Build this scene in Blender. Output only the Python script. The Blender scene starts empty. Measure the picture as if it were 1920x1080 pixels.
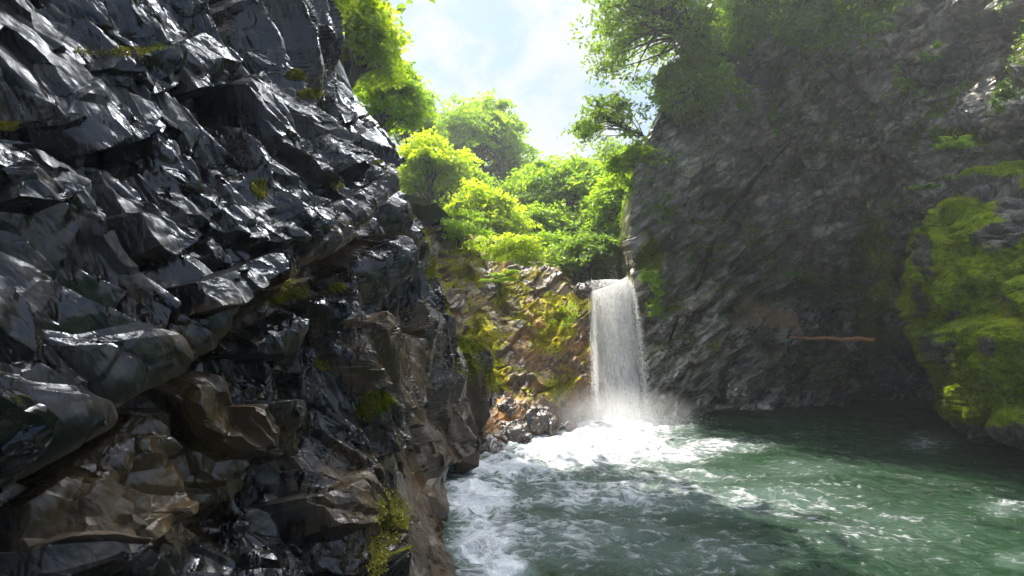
import bpy, math, random
import numpy as np
R = math.radians
scene = bpy.context.scene
COL = scene.collection

# ------------------------------------------------------------------ camera
CAM = np.array([0.0, 0.0, 2.0]); PITCH = R(9.0); F = 800.0      # F in pixels of a 1920 wide frame
cd = bpy.data.cameras.new("camera"); cam = bpy.data.objects.new("camera", cd); COL.objects.link(cam)
cam.location = CAM; cam.rotation_euler = (R(90) + PITCH, 0, 0)
cd.sensor_width = 36.0; cd.lens = 36.0 * F / 1920.0; cd.clip_start = 0.05; cd.clip_end = 2000
scene.camera = cam

# ------------------------------------------------------------------ sky and sun
SUN_EL, SUN_AZ = R(70), R(-52)             # azimuth from +Y, negative to the left
SUN = np.array([math.sin(SUN_AZ) * math.cos(SUN_EL), math.cos(SUN_AZ) * math.cos(SUN_EL), math.sin(SUN_EL)])
scene.view_settings.view_transform = 'Standard'; scene.view_settings.look = 'None'
scene.view_settings.exposure = 2.0; scene.view_settings.gamma = 1.0
world = bpy.data.worlds.new("World"); scene.world = world; world.use_nodes = True


class NT:
    """small helper round a node tree"""
    def __init__(s, tree, clear=True):
        s.t = tree
        if clear: tree.nodes.clear()
    def n(s, typ, inputs=None, **props):
        nd = s.t.nodes.new(typ)
        for k, v in props.items(): setattr(nd, k, v)
        for k, v in (inputs or {}).items(): s.put(nd.inputs[k], v)
        return nd
    def put(s, sock, v):
        if isinstance(v, bpy.types.NodeSocket): s.t.links.new(v, sock)
        elif isinstance(v, bpy.types.Node): s.t.links.new(v.outputs[0], sock)
        else: sock.default_value = v
    def math(s, op, a, b=0.0, clamp=False, c=0.0):
        nd = s.n('ShaderNodeMath', operation=op, use_clamp=clamp); s.put(nd.inputs[0], a); s.put(nd.inputs[1], b)
        s.put(nd.inputs[2], c); return nd.outputs[0]
    def mix(s, fac, a, b, blend='MIX'):
        nd = s.n('ShaderNodeMix', data_type='RGBA', blend_type=blend)
        s.put(nd.inputs[0], fac)
        for sock, v in ((nd.inputs[6], a), (nd.inputs[7], b)):
            s.put(sock, (*v, 1.0) if isinstance(v, tuple) and len(v) == 3 else v)
        return nd.outputs[2]
    def ramp(s, fac, lo, hi, a=0.0, b=1.0, smooth=True):
        nd = s.n('ShaderNodeMapRange', interpolation_type='SMOOTHSTEP' if smooth else 'LINEAR')
        for k, v in zip(range(5), (fac, lo, hi, a, b)): s.put(nd.inputs[k], v)
        return nd.outputs[0]
    def noise(s, vec, scale, detail=4.0, rough=0.55, dist=0.0):
        return s.n('ShaderNodeTexNoise', {'Vector': vec, 'Scale': scale, 'Detail': detail, 'Roughness': rough, 'Distortion': dist}).outputs[0]
    def attr(s, name):
        return s.n('ShaderNodeAttribute', attribute_name=name).outputs['Fac']
    def along(s, vec, rot, size):
        return s.n('ShaderNodeMapping', {'Vector': vec, 'Scale': size, 'Rotation': rot}, vector_type='TEXTURE').outputs[0]
    def mapping(s, vec, scale=(1, 1, 1), rot=(0, 0, 0), loc=(0, 0, 0)):
        return s.n('ShaderNodeMapping', {'Vector': vec, 'Scale': scale, 'Rotation': rot, 'Location': loc}).outputs[0]


def build_world():
    w = NT(world.node_tree)
    d = w.n('ShaderNodeTexCoord').outputs['Generated']
    sky = w.n('ShaderNodeTexSky', sky_type='NISHITA', sun_disc=False, sun_elevation=SUN_EL, sun_rotation=SUN_AZ, air_density=1.0, dust_density=1.5)
    m = w.mapping(d, scale=(1.3, 1.0, 2.0), rot=(0.3, 0.5, 0.9))
    c1 = w.noise(m, 2.6, 9.0, 0.62, 0.3)
    c2 = w.noise(w.mapping(d, scale=(1, 1, 1.6), rot=(0, 0.4, 0.5)), 7.0, 7.0, 0.6, 0.5)
    c = w.math('ADD', w.math('MULTIPLY', c1, 0.7), w.math('MULTIPLY', c2, 0.3))
    mask = w.ramp(c, 0.45, 0.57, 0.0, 0.92)
    # bright veil added overhead, out of view, to light the walls and wet rock
    dot = w.n('ShaderNodeVectorMath', {0: d, 1: (0.19, 0.33, 0.925)}, operation='DOT_PRODUCT').outputs['Value']
    ang = w.math('ARCCOSINE', w.math('MINIMUM', dot, 0.99999))
    halo = w.math('POWER', 2.718, w.math('MULTIPLY', w.math('POWER', w.math('DIVIDE', ang, 0.33), 5.0), -1.0))
    cb = w.math('ADD', w.math('ADD', 1.45, w.ramp(w.n('ShaderNodeSeparateXYZ', {0: d}).outputs[2], 0.78, 0.94, 0.0, 24.0)), w.math('MULTIPLY', halo, 130.0))
    cloud = w.mix(1.0, (0.96, 0.99, 1.04), w.n('ShaderNodeCombineColor', {0: cb, 1: cb, 2: cb}).outputs[0], 'MULTIPLY')
    blue = w.mix(0.8, sky.outputs[0], (0.30, 0.72, 1.42))
    out = w.mix(mask, blue, cloud)
    bg = w.n('ShaderNodeBackground', {'Color': out, 'Strength': 0.1})
    w.t.links.new(bg.outputs[0], w.n('ShaderNodeOutputWorld').inputs[0])
build_world()

sl = bpy.data.lights.new("sun", 'SUN'); sun = bpy.data.objects.new("sun", sl); COL.objects.link(sun)
sl.energy = 3.4; sl.angle = R(0.5); sl.color = (1.0, 0.93, 0.80)
sun.rotation_euler = (math.pi / 2 - SUN_EL, 0, math.pi + -SUN_AZ)
from mathutils import Vector
sun.rotation_euler = Vector((-SUN).tolist()).to_track_quat('-Z', 'Y').to_euler()

# ------------------------------------------------------------------ numpy noise
rng = np.random.default_rng(7)
PERM = rng.permutation(4096).astype(np.int64)
RT = rng.random((4096, 8)).astype(np.float32)
GT = rng.normal(size=(4096, 3)); GT /= np.linalg.norm(GT, axis=1)[:, None]; GT = GT.astype(np.float32)


def hsh(ix, iy, iz, seed):
    return PERM[(PERM[(PERM[(ix + seed * 131) & 4095] + iy) & 4095] + iz) & 4095]


def noise3(P, seed=0):
    P = np.asarray(P, np.float32); I = np.floor(P).astype(np.int64); f = P - I
    u = f * f * f * (f * (f * 6 - 15) + 10); out = 0
    for dx in (0, 1):
        wx = u[:, 0] if dx else 1 - u[:, 0]
        for dy in (0, 1):
            wy = u[:, 1] if dy else 1 - u[:, 1]
            for dz in (0, 1):
                wz = u[:, 2] if dz else 1 - u[:, 2]
                g = GT[hsh(I[:, 0] + dx, I[:, 1] + dy, I[:, 2] + dz, seed)]
                out = out + wx * wy * wz * (g[:, 0] * (f[:, 0] - dx) + g[:, 1] * (f[:, 1] - dy) + g[:, 2] * (f[:, 2] - dz))
    return out * 1.6


def fbm(P, octaves=4, seed=0, gain=0.5):
    a, s, out = 1.0, 1.0, 0
    for o in range(octaves):
        out = out + a * noise3(P * s, seed + o); a *= gain; s *= 2.03
    return out


EDGE = [None, None]   # distance to the nearest joint and tone of the bed, from the last call
SPACING = None     # grid spacing at every point of the face being broken up: bevels never get narrower than the grid can carry


def fract(P, M, seed, off=1.0, tilt=0.5, crack=0.0, cw=0.05, warp=0.18, bevel=0.05):
    """broken rock: every cell of a jittered lattice carries a tilted plane of its own; neighbours meet in a narrow bevel"""
    Q = (P @ M.T).astype(np.float32)
    if warp:
        Q = Q + warp * np.stack([noise3(Q * 1.3, seed + 50), noise3(Q * 1.3 + 31.7, seed + 51), noise3(Q * 1.3 + 57.1, seed + 52)], 1)
    B = np.floor(Q - 0.5).astype(np.int64); n = len(Q)
    best = np.full(n, 1e9, np.float32); second = best.copy(); bh = np.zeros(n, np.float32); sh = bh.copy(); bi = np.zeros(n, np.int64)
    for dx in (0, 1):
        for dy in (0, 1):
            for dz in (0, 1):
                h = hsh(B[:, 0] + dx, B[:, 1] + dy, B[:, 2] + dz, seed)
                c = B + np.array([dx, dy, dz]) + 0.5 + 0.84 * (RT[h, :3] - 0.5)
                v = (Q - c).astype(np.float32); d2 = (v * v).sum(1)
                pl = off * (RT[h, 3] - 0.5) + tilt * ((RT[h, 4:7] - 0.5) * v).sum(1)
                nb = d2 < best; ns = (~nb) & (d2 < second)
                second = np.where(nb, best, np.where(ns, d2, second)); sh = np.where(nb, bh, np.where(ns, pl, sh))
                best = np.where(nb, d2, best); bh = np.where(nb, pl, bh); bi = np.where(nb, h, bi)
    edge = np.sqrt(second) - np.sqrt(best)
    if SPACING is not None and len(SPACING) == n: bevel = np.clip(SPACING * 3.2 * np.linalg.norm(M, axis=1).max(), bevel, 0.6)
    cw = np.maximum(cw, 0.6 * np.asarray(bevel))
    EDGE[0] = edge; EDGE[1] = RT[bi, 7] - 0.5
    w = 0.5 + 0.5 * np.clip(edge / bevel, 0, 1)
    out = bh * w + sh * (1 - w)
    if crack: out = out - crack * np.exp(-edge / cw)
    if SPACING is not None and len(SPACING) == n: out = out * np.clip(0.28 / (SPACING * np.linalg.norm(M, axis=1).max()), 0.0, 1) ** 1.5
    return out, RT[bi, 7]


def puffs(P, size, seed):
    """rounded cushions packed side by side: 1 at a cushion's middle, falling to 0 in the creases"""
    Q = P / np.asarray(size) + 0.25 * np.stack([noise3(P / np.asarray(size) * 0.9, seed + 70), noise3(P / np.asarray(size) * 0.9 + 9.1, seed + 71), noise3(P / np.asarray(size) * 0.9 + 5.3, seed + 72)], 1)
    B = np.floor(Q - 0.5).astype(np.int64); best = np.full(len(Q), 1e9)
    for dx in (0, 1):
        for dy in (0, 1):
            for dz in (0, 1):
                h = hsh(B[:, 0] + dx, B[:, 1] + dy, B[:, 2] + dz, seed)
                v = Q - (B + np.array([dx, dy, dz]) + 0.5 + 0.8 * (RT[h, :3] - 0.5)); best = np.minimum(best, (v * v).sum(1) * (0.7 + 0.8 * RT[h, 3]))
    return 1 - np.minimum(best, 1.0)


def frame(size, strike=0.0, dip=0.0, rot=0.0):
    """matrix from world to cell space; long axis first, turned so that the beds run as wanted"""
    def rx(a): c, s = math.cos(a), math.sin(a); return np.array([[1, 0, 0], [0, c, -s], [0, s, c]])
    def ry(a): c, s = math.cos(a), math.sin(a); return np.array([[c, 0, s], [0, 1, 0], [-s, 0, c]])
    def rz(a): c, s = math.cos(a), math.sin(a); return np.array([[c, -s, 0], [s, c, 0], [0, 0, 1]])
    return np.diag(1.0 / np.array(size)) @ ry(R(dip)) @ rx(R(rot)) @ rz(R(-strike))


def axes(a, n, size):
    """cells long in direction a, on a wall with normal n"""
    a = np.array(a, float); a /= np.linalg.norm(a); n = np.array(n, float); n -= a * (n @ a); n /= np.linalg.norm(n); b = np.cross(n, a)
    return np.stack([a, b, n]) / np.array(size, float)[:, None]


# ------------------------------------------------------------------ rays and patches
CP, SP = math.cos(PITCH), math.sin(PITCH)


def rays(px, py):
    """direction of a photo pixel, scaled so that its world Y is 1"""
    px = np.asarray(px, float); py = np.asarray(py, float)
    t = (540 - py) / F; x = (px - 960) / F
    y = CP - t * SP; z = t * CP + SP
    return np.stack([x / y, np.ones_like(y), z / y], -1)


def at(px, py, y):
    return CAM + rays(px, py) * np.asarray(y, float)[..., None]


def on_water(px, py):
    r = rays(px, py); return CAM + r * (-CAM[2] / r[..., 2])[..., None]


def pix(P):
    d = P - CAM; fw = d[:, 1] * CP + d[:, 2] * SP; up = -d[:, 1] * SP + d[:, 2] * CP
    return 960 + F * d[:, 0] / fw, 540 - F * up / fw


def tps(ctrl):
    c = np.array(ctrl, float); X = c[:, :2] / 1000; v = 1.0 / c[:, 2]; n = len(c)
    def U(r2): return np.where(r2 > 0, r2 * np.log(np.maximum(r2, 1e-12)), 0)
    K = U(((X[:, None] - X[None]) ** 2).sum(2)) + 2e-3 * np.eye(n)
    A = np.zeros((n + 3, n + 3)); A[:n, :n] = K; A[:n, n] = 1; A[:n, n + 1:] = X; A[n, :n] = 1; A[n + 1:, :n] = X.T
    w = np.linalg.solve(A, np.concatenate([v, [0, 0, 0]]))
    def f(px, py):
        q = np.stack([px, py], -1) / 1000; s = q.shape[:-1]; q = q.reshape(-1, 2)
        o = w[n] + q @ w[n + 1:]
        for i in range(n): o = o + w[i] * U(((q - X[i]) ** 2).sum(1))
        return 1.0 / np.maximum(o, 1 / 60.0).reshape(s)
    return f


def gridmesh(name, P, mat, attrs=None, parent=None, smooth=True):
    """P: rows x cols x 3"""
    r, c = P.shape[:2]
    i = np.arange(r * c).reshape(r, c)
    Q = np.stack([i[:-1, :-1], i[:-1, 1:], i[1:, 1:], i[1:, :-1]], -1).reshape(-1, 4)
    return rawmesh(name, P.reshape(-1, 3), Q, mat, attrs, parent, smooth)


def rawmesh(name, V, Q, mat, attrs=None, parent=None, smooth=True):
    V = np.ascontiguousarray(V, np.float32); Q = np.ascontiguousarray(Q, np.int32); k = Q.shape[1]
    me = bpy.data.meshes.new(name); me.vertices.add(len(V)); me.vertices.foreach_set('co', V.ravel())
    me.loops.add(Q.size); me.loops.foreach_set('vertex_index', Q.ravel())
    me.polygons.add(len(Q)); me.polygons.foreach_set('loop_start', np.arange(0, Q.size, k, dtype=np.int32))
    me.polygons.foreach_set('use_smooth', np.full(len(Q), smooth))
    me.update(calc_edges=True)
    for a, v in (attrs or {}).items():
        at_ = me.attributes.new(a, 'FLOAT', 'POINT'); at_.data.foreach_set('value', np.ascontiguousarray(v, np.float32).ravel())
    me.materials.append(mat)
    o = bpy.data.objects.new(name, me); COL.objects.link(o)
    if parent: o.parent = parent
    return o


def normals(P):
    du = np.gradient(P, axis=1); dv = np.gradient(P, axis=0)
    n = np.cross(dv, du); n /= np.linalg.norm(n, axis=2)[..., None] + 1e-9
    return n


def tag(o, label, cat, group=None, kind=None):
    o['label'] = label; o['category'] = cat
    if group: o['group'] = group
    if kind: o['kind'] = kind
    return o


def empty(name, loc, label, cat, group=None):
    o = bpy.data.objects.new(name, None); COL.objects.link(o); o.location = loc
    o.empty_display_size = 0.3
    return tag(o, label, cat, group)


def sstep(a, b, x):
    t = np.clip((x - a) / (b - a), 0, 1); return t * t * (3 - 2 * t)


def polydist(px, py, pts):
    """signed distance to a polyline (positive on its right-hand side, image y down) and position along it 0..1"""
    best = np.full(px.shape, 1e9); sg = np.zeros(px.shape); tt = np.zeros(px.shape); m = len(pts) - 1
    for i, ((x0, y0), (x1, y1)) in enumerate(zip(pts, pts[1:])):
        dx, dy = x1 - x0, y1 - y0; t = np.clip(((px - x0) * dx + (py - y0) * dy) / (dx * dx + dy * dy), 0, 1)
        ex, ey = px - x0 - t * dx, py - y0 - t * dy; d = np.hypot(ex, ey); s = np.sign(dx * ey - dy * ex)
        u = d < best; best = np.where(u, d, best); sg = np.where(u, s, sg); tt = np.where(u, (i + t) / m, tt)
    return best * sg, tt


def blobs(px, py, lst):
    o = np.zeros(px.shape)
    for (x, y, rx, ry, a) in lst: o = np.maximum(o, a * np.exp(-((px - x) / rx) ** 2 - ((py - y) / ry) ** 2))
    return o


# ------------------------------------------------------------------ materials
def new_mat(name):
    m = bpy.data.materials.new(name); m.use_nodes = True; return m, NT(m.node_tree)


def rock_mat(name, dark, light, ochre, moss, rough=(0.12, 0.5), spec=0.9, bump=0.5, streak=(.33, .33, 1.2), streak_rot=(0, 0, 0), fine=1.0, ior=1.6):
    m, w = new_mat(name)
    pos = w.n('ShaderNodeNewGeometry').outputs['Position']
    st = w.along(pos, streak_rot, streak)
    n1 = w.noise(pos, 1.7 * fine, 8, 0.62, 0.4); n2 = w.noise(st, 5.0 * fine, 8, 0.65, 0.6); n3 = w.noise(pos, 28 * fine, 6, 0.7)
    base = w.mix(w.ramp(n2, 0.40, 0.64), dark, light)
    base = w.mix(w.ramp(n3, 0.3, 0.75, 0, 0.5), base, tuple(c * 0.35 for c in dark))
    base = w.mix(w.ramp(w.noise(st, 1.1 * fine, 5, 0.6, 0.5), 0.38, 0.58, 0.72, 0.0), base, tuple(c * 0.4 for c in dark))
    base = w.mix(1.0, base, w.n('ShaderNodeCombineColor', {k: w.math('ADD', 1.0, w.math('MULTIPLY', w.attr('tone'), 1.3)) for k in (0, 1, 2)}).outputs[0], 'MULTIPLY')
    base = w.mix(w.math('MULTIPLY', w.attr('joint'), 0.6), base, tuple(c * 0.3 for c in dark))
    oc = w.math('ADD', w.attr('ochre'), w.math('MULTIPLY', w.math('SUBTRACT', n1, 0.5), 1.5))
    oc = w.ramp(w.math('ADD', oc, w.math('MULTIPLY', w.math('SUBTRACT', n2, 0.5), 0.8)), 0.35, 0.75)
    och = w.mix(n3, tuple(c * 0.45 for c in ochre), tuple(c * 1.4 for c in ochre))
    base = w.mix(oc, base, och)
    mo = w.math('ADD', w.attr('moss'), w.math('MULTIPLY', w.math('SUBTRACT', n3, 0.5), 0.9))
    mo = w.ramp(w.math('ADD', mo, w.math('MULTIPLY', w.math('SUBTRACT', n1, 0.5), 0.5)), 0.38, 0.62)
    n4 = w.noise(pos, 9 * fine, 6, 0.7)
    mc = w.mix(w.ramp(n4, 0.3, 0.7), tuple(c * 0.35 for c in moss), tuple(c * 1.25 for c in moss))
    mc = w.mix(w.ramp(n1, 0.5, 0.75, 0, 0.6), mc, (moss[0] * 1.3, moss[1] * 0.9, moss[2] * 0.7))
    base = w.mix(mo, base, mc)
    rg = w.ramp(w.math('ADD', w.math('MULTIPLY', w.noise(pos, 2.3 * fine, 4, 0.55, 0.3), 0.7), w.math('MULTIPLY', n2, 0.3)), 0.42, 0.64, rough[0], rough[1])
    rg = w.math('ADD', rg, w.math('MULTIPLY', oc, 0.22))
    rg = w.math('MULTIPLY', rg, w.math('SUBTRACT', 1.0, w.math('MULTIPLY', w.attr('wet'), 0.65)))
    rg = w.math('MAXIMUM', rg, w.math('MULTIPLY', mo, 0.95))
    h = w.math('ADD', w.math('MULTIPLY', w.noise(st, 4.0 * fine, 2, 0.5, 0.8), 0.05), w.math('MULTIPLY', w.noise(st, 15 * fine, 1.5, 0.5, 0.6), 0.014))
    h = w.math('ADD', h, w.math('MULTIPLY', w.noise(pos, 30 * fine, 1.0, 0.5), 0.005))
    h = w.math('ADD', h, w.math('MULTIPLY', w.math('MULTIPLY', n4, mo), 0.03))
    bp = w.n('ShaderNodeBump', {'Strength': bump, 'Distance': 1.0, 'Height': h})
    p = w.n('ShaderNodeBsdfPrincipled', {'Base Color': base, 'Roughness': rg, 'IOR': ior, 'Normal': bp.outputs[0],
            'Specular IOR Level': w.math('MULTIPLY', w.math('SUBTRACT', 1.0, mo), spec)})
    w.t.links.new(p.outputs[0], w.n('ShaderNodeOutputMaterial').inputs[0])
    return m


MOSS = (0.115, 0.135, 0.008)
M_left = rock_mat('wet black rock', (0.006, 0.006, 0.007), (0.030, 0.026, 0.021), (0.062, 0.038, 0.014), MOSS, rough=(0.09, 0.55), spec=0.6, bump=0.38, ior=1.6, streak=(.4, .4, 1.1), streak_rot=(R(31), 0, 0))
M_right = rock_mat('dark grey rock', (0.10, 0.087, 0.068), (0.55, 0.485, 0.39), (0.30, 0.17, 0.085), (0.11, 0.15, 0.010), rough=(0.28, 0.6), spec=0.9, bump=0.6, streak=(2.6, .7, .55), streak_rot=(0, R(-39), 0), fine=0.7)
M_brown = rock_mat('brown slab rock', (0.09, 0.05, 0.02), (0.34, 0.19, 0.085), (0.34, 0.16, 0.04), (0.30, 0.29, 0.012), rough=(0.35, 0.65), spec=0.5, bump=0.35, streak=(2.2, .6, .5), streak_rot=(0, R(-48), 0), fine=0.8)
M_outcrop = rock_mat('mossy grey rock', (0.05, 0.045, 0.038), (0.20, 0.185, 0.16), (0.09, 0.06, 0.03), (0.165, 0.235, 0.008), rough=(0.45, 0.8), spec=0.4, bump=0.9)
M_boulder = rock_mat('wet brown boulder', (0.03, 0.022, 0.016), (0.10, 0.062, 0.04), (0.13, 0.07, 0.03), (0.12, 0.13, 0.01), rough=(0.22, 0.55), spec=0.8, bump=0.6)
M_soil = rock_mat('forest floor', (0.03, 0.025, 0.015), (0.07, 0.055, 0.03), (0.06, 0.05, 0.02), (0.04, 0.07, 0.012), rough=(0.8, 0.95), spec=0.2, bump=0.8)


def leaf_mat(name, a, b, trans=0.5):
    m, w = new_mat(name)
    r = w.attr('rnd')
    col = w.mix(r, a, b)
    d = w.n('ShaderNodeBsdfDiffuse', {'Color': col}); t = w.n('ShaderNodeBsdfTranslucent', {'Color': w.mix(1.0, col, (1.25, 1.15, 0.5), 'MULTIPLY')})
    g = w.n('ShaderNodeBsdfGlossy', {'Roughness': 0.45, 'Color': (1, 1, 1, 1)})
    mx = w.n('ShaderNodeMixShader', {0: trans, 1: d.outputs[0], 2: t.outputs[0]})
    mx2 = w.n('ShaderNodeMixShader', {0: 0.04, 1: mx.outputs[0], 2: g.outputs[0]})
    w.t.links.new(mx2.outputs[0], w.n('ShaderNodeOutputMaterial').inputs[0])
    return m


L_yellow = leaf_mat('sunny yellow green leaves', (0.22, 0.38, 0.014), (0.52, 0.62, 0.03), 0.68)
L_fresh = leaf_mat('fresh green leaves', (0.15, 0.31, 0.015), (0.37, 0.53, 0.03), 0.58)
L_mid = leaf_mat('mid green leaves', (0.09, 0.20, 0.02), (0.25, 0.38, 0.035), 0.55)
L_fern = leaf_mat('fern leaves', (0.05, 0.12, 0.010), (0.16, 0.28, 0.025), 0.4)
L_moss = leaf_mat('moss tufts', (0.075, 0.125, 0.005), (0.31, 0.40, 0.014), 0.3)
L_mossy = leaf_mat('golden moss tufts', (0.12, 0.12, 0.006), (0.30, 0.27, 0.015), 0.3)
L_dry = leaf_mat('dry grass blades', (0.16, 0.12, 0.03), (0.32, 0.26, 0.07), 0.3)


def bark_mat(name, a, b):
    m, w = new_mat(name)
    pos = w.n('ShaderNodeNewGeometry').outputs['Position']
    n = w.noise(w.mapping(pos, scale=(1, 1, 0.25)), 22, 6, 0.65)
    bp = w.n('ShaderNodeBump', {'Strength': 0.6, 'Distance': 0.03, 'Height': n})
    p = w.n('ShaderNodeBsdfPrincipled', {'Base Color': w.mix(w.ramp(n, 0.3, 0.7), a, b), 'Roughness': 0.85, 'Normal': bp.outputs[0]})
    w.t.links.new(p.outputs[0], w.n('ShaderNodeOutputMaterial').inputs[0])
    return m


M_bark = bark_mat('grey bark', (0.035, 0.03, 0.024), (0.10, 0.085, 0.07))
M_log = bark_mat('stripped orange wood', (0.26, 0.10, 0.04), (0.55, 0.25, 0.12))


def water_mat():
    m, w = new_mat('green pool water')
    pos = w.n('ShaderNodeNewGeometry').outputs['Position']
    D = w.attr('foam')
    warp = w.n('ShaderNodeTexNoise', {'Vector': pos, 'Scale': 1.3, 'Detail': 3.0}).outputs[1]
    wp = w.n('ShaderNodeVectorMath', {0: pos, 1: w.n('ShaderNodeVectorMath', {0: warp, 1: (0.9, 0.9, 0.9)}, operation='MULTIPLY').outputs[0]}, operation='ADD').outputs[0]
    st = w.mapping(wp, scale=(1.0, 1.9, 1.0), rot=(0, 0, R(-20)))
    def ridge(v, sc, det): return w.math('SUBTRACT', 1.0, w.math('MULTIPLY', w.math('ABSOLUTE', w.math('SUBTRACT', w.noise(v, sc, det, 0.6, 0.3), 0.5)), 4.5), True)
    r1 = ridge(st, 1.7, 7); r2 = ridge(st, 4.6, 6); n1 = w.noise(st, 10, 7, 0.75, 0.3); n0 = w.noise(pos, 0.8, 3)
    v = w.math('ADD', w.math('MULTIPLY', r1, 0.30), w.math('MULTIPLY', r2, 0.28))
    v = w.math('ADD', v, w.math('MULTIPLY', n1, 0.75))
    v = w.math('ADD', v, w.math('MULTIPLY', n0, 0.3))
    v = w.math('ADD', v, w.math('MULTIPLY', w.attr('crest'), 0.35))
    thr = w.ramp(D, 0.0, 1.0, 1.26, 0.42, smooth=False)
    foam = w.ramp(w.math('SUBTRACT', v, thr), 0.0, 0.42, 0.0, 0.95)
    deep = w.mix(w.noise(pos, 0.35, 3), (0.006, 0.017, 0.008), (0.009, 0.034, 0.010))
    milky = w.mix(w.ramp(D, 0.05, 0.7, 0.0, 0.7), deep, (0.16, 0.22, 0.20))
    col = w.mix(foam, milky, (0.52, 0.54, 0.56))
    h = w.math('ADD', w.math('MULTIPLY', w.noise(st, 5, 6, 0.6, 0.4), 0.10), w.math('MULTIPLY', w.noise(st, 19, 4, 0.6), 0.02))
    h = w.math('ADD', h, w.math('MULTIPLY', foam, 0.04))
    bp = w.n('ShaderNodeBump', {'Strength': 0.8, 'Distance': 1.0, 'Height': h})
    p = w.n('ShaderNodeBsdfPrincipled', {'Base Color': col, 'Roughness': w.ramp(foam, 0, 1, 0.07, 0.7), 'IOR': 1.33, 'Normal': bp.outputs[0]})
    w.t.links.new(p.outputs[0], w.n('ShaderNodeOutputMaterial').inputs[0])
    return m


def fall_mat(name, lo, hi, sx=9.0, sz=0.9):
    m, w = new_mat(name)
    uv = w.n('ShaderNodeCombineXYZ', {0: w.attr('u'), 1: w.attr('v'), 2: w.attr('lay')}).outputs[0]
    n1 = w.noise(w.mapping(uv, scale=(sx, sz, 3)), 1.0, 7, 0.62, 0.4); n2 = w.noise(w.mapping(uv, scale=(34, 6, 3)), 1.0, 5, 0.7, 0.3)
    n3 = w.noise(w.mapping(uv, scale=(22, 15, 3)), 1.0, 4, 0.7)
    v = w.math('ADD', w.math('MULTIPLY', n1, 0.55), w.math('ADD', w.math('MULTIPLY', n2, 0.3), w.math('MULTIPLY', n3, 0.25)))
    a = w.ramp(w.math('ADD', v, w.math('MULTIPLY', w.attr('dens'), 0.5)), lo, hi, 0.0, 0.96)
    col = w.mix(w.ramp(v, 0.4, 0.68), (0.93, 0.94, 0.95), (0.99, 0.99, 0.99))
    d = w.n('ShaderNodeBsdfPrincipled', {'Base Color': col, 'Roughness': 0.45})
    t = w.n('ShaderNodeBsdfTranslucent', {'Color': (0.98, 0.98, 0.98, 1)})
    bp = w.n('ShaderNodeBump', {'Strength': 0.7, 'Distance': 0.35, 'Height': v}); w.put(d.inputs['Normal'], bp.outputs[0])
    mx = w.n('ShaderNodeMixShader', {0: 0.72, 1: d.outputs[0], 2: t.outputs[0]})
    f = w.n('ShaderNodeMixShader', {0: a, 1: w.n('ShaderNodeBsdfTransparent').outputs[0], 2: mx.outputs[0]})
    w.t.links.new(f.outputs[0], w.n('ShaderNodeOutputMaterial').inputs[0])
    return m


# ------------------------------------------------------------------ cliffs
def cliff(name, mat, depth, left, right, py0, py1, nr, nc, wrap_l=0, wrap_r=0, disp=None, feat=None, wrapdepth=6.0, wrapdir=(0, 1, 0)):
    """a rock face: rows follow the photo's rows, columns run from left(py) to right(py) and are carried back round each silhouette"""
    rows = np.concatenate([np.linspace(py0, -70, 80)[:-1], np.linspace(-70, py1, nr)]); u = np.linspace(0, 1, nc) ** (0.75 if wrap_r else 1.0)
    L = np.interp(rows, [p[1] for p in left], [p[0] for p in left]); Rr = np.interp(rows, [p[1] for p in right], [p[0] for p in right])
    PX = L[:, None] + (Rr - L)[:, None] * u[None]; PY = np.repeat(rows[:, None], nc, 1)
    Y = depth(PX, PY); P = at(PX, PY, Y)
    wd = np.array(wrapdir, float)
    if wrap_r:
        k = (np.linspace(0, 1, wrap_r + 1)[1:] ** 1.6) * wrapdepth
        P = np.concatenate([P, P[:, -1:, :] + (np.array([-0.25, 1, 0.05]) * 1.0)[None, None] * k[None, :, None]], 1)
        PX = np.concatenate([PX, np.repeat(PX[:, -1:], wrap_r, 1)], 1); PY = np.concatenate([PY, np.repeat(PY[:, -1:], wrap_r, 1)], 1)
    if wrap_l:
        k = (np.linspace(0, 1, wrap_l + 1)[1:] ** 1.6)[::-1] * wrapdepth
        P = np.concatenate([P[:, :1, :] + wd[None, None] * k[None, :, None], P], 1)
        PX = np.concatenate([np.repeat(PX[:, :1], wrap_l, 1), PX], 1); PY = np.concatenate([np.repeat(PY[:, :1], wrap_l, 1), PY], 1)
    N = normals(P)
    f = P.reshape(-1, 3); pxf, pyf = PX.ravel(), PY.ravel()
    global SPACING
    SPACING = np.maximum(np.linalg.norm(np.gradient(P, axis=0), axis=2), np.linalg.norm(np.gradient(P, axis=1), axis=2)).ravel()
    h = disp(f, pxf, pyf).reshape(PX.shape); wb = sstep(0.035, 0.10, SPACING).reshape(PX.shape)
    hb = h
    for _ in range(4):      # where the grid is too coarse for a sharp step, let the step run out over a few columns
        p_ = np.pad(hb, ((0, 0), (2, 2)), mode='edge'); hb = (p_[:, :-4] + p_[:, 1:-3] + p_[:, 2:-2] + p_[:, 3:-1] + p_[:, 4:]) / 5
        p_ = np.pad(hb, ((1, 1), (0, 0)), mode='edge'); hb = (p_[:-2] + p_[1:-1] + p_[2:]) / 3
    h = (h * (1 - wb) + hb * wb).ravel()
    SPACING = None
    P2 = f + N.reshape(-1, 3) * h[:, None]
    P2 = P2.reshape(P.shape); N2 = normals(P2)
    at_ = feat(P2.reshape(-1, 3), N2.reshape(-1, 3), pxf, pyf, h)
    o = gridmesh(name, P2, mat, at_, None, False)
    return o, P2, N2, at_, PX, PY


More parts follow.
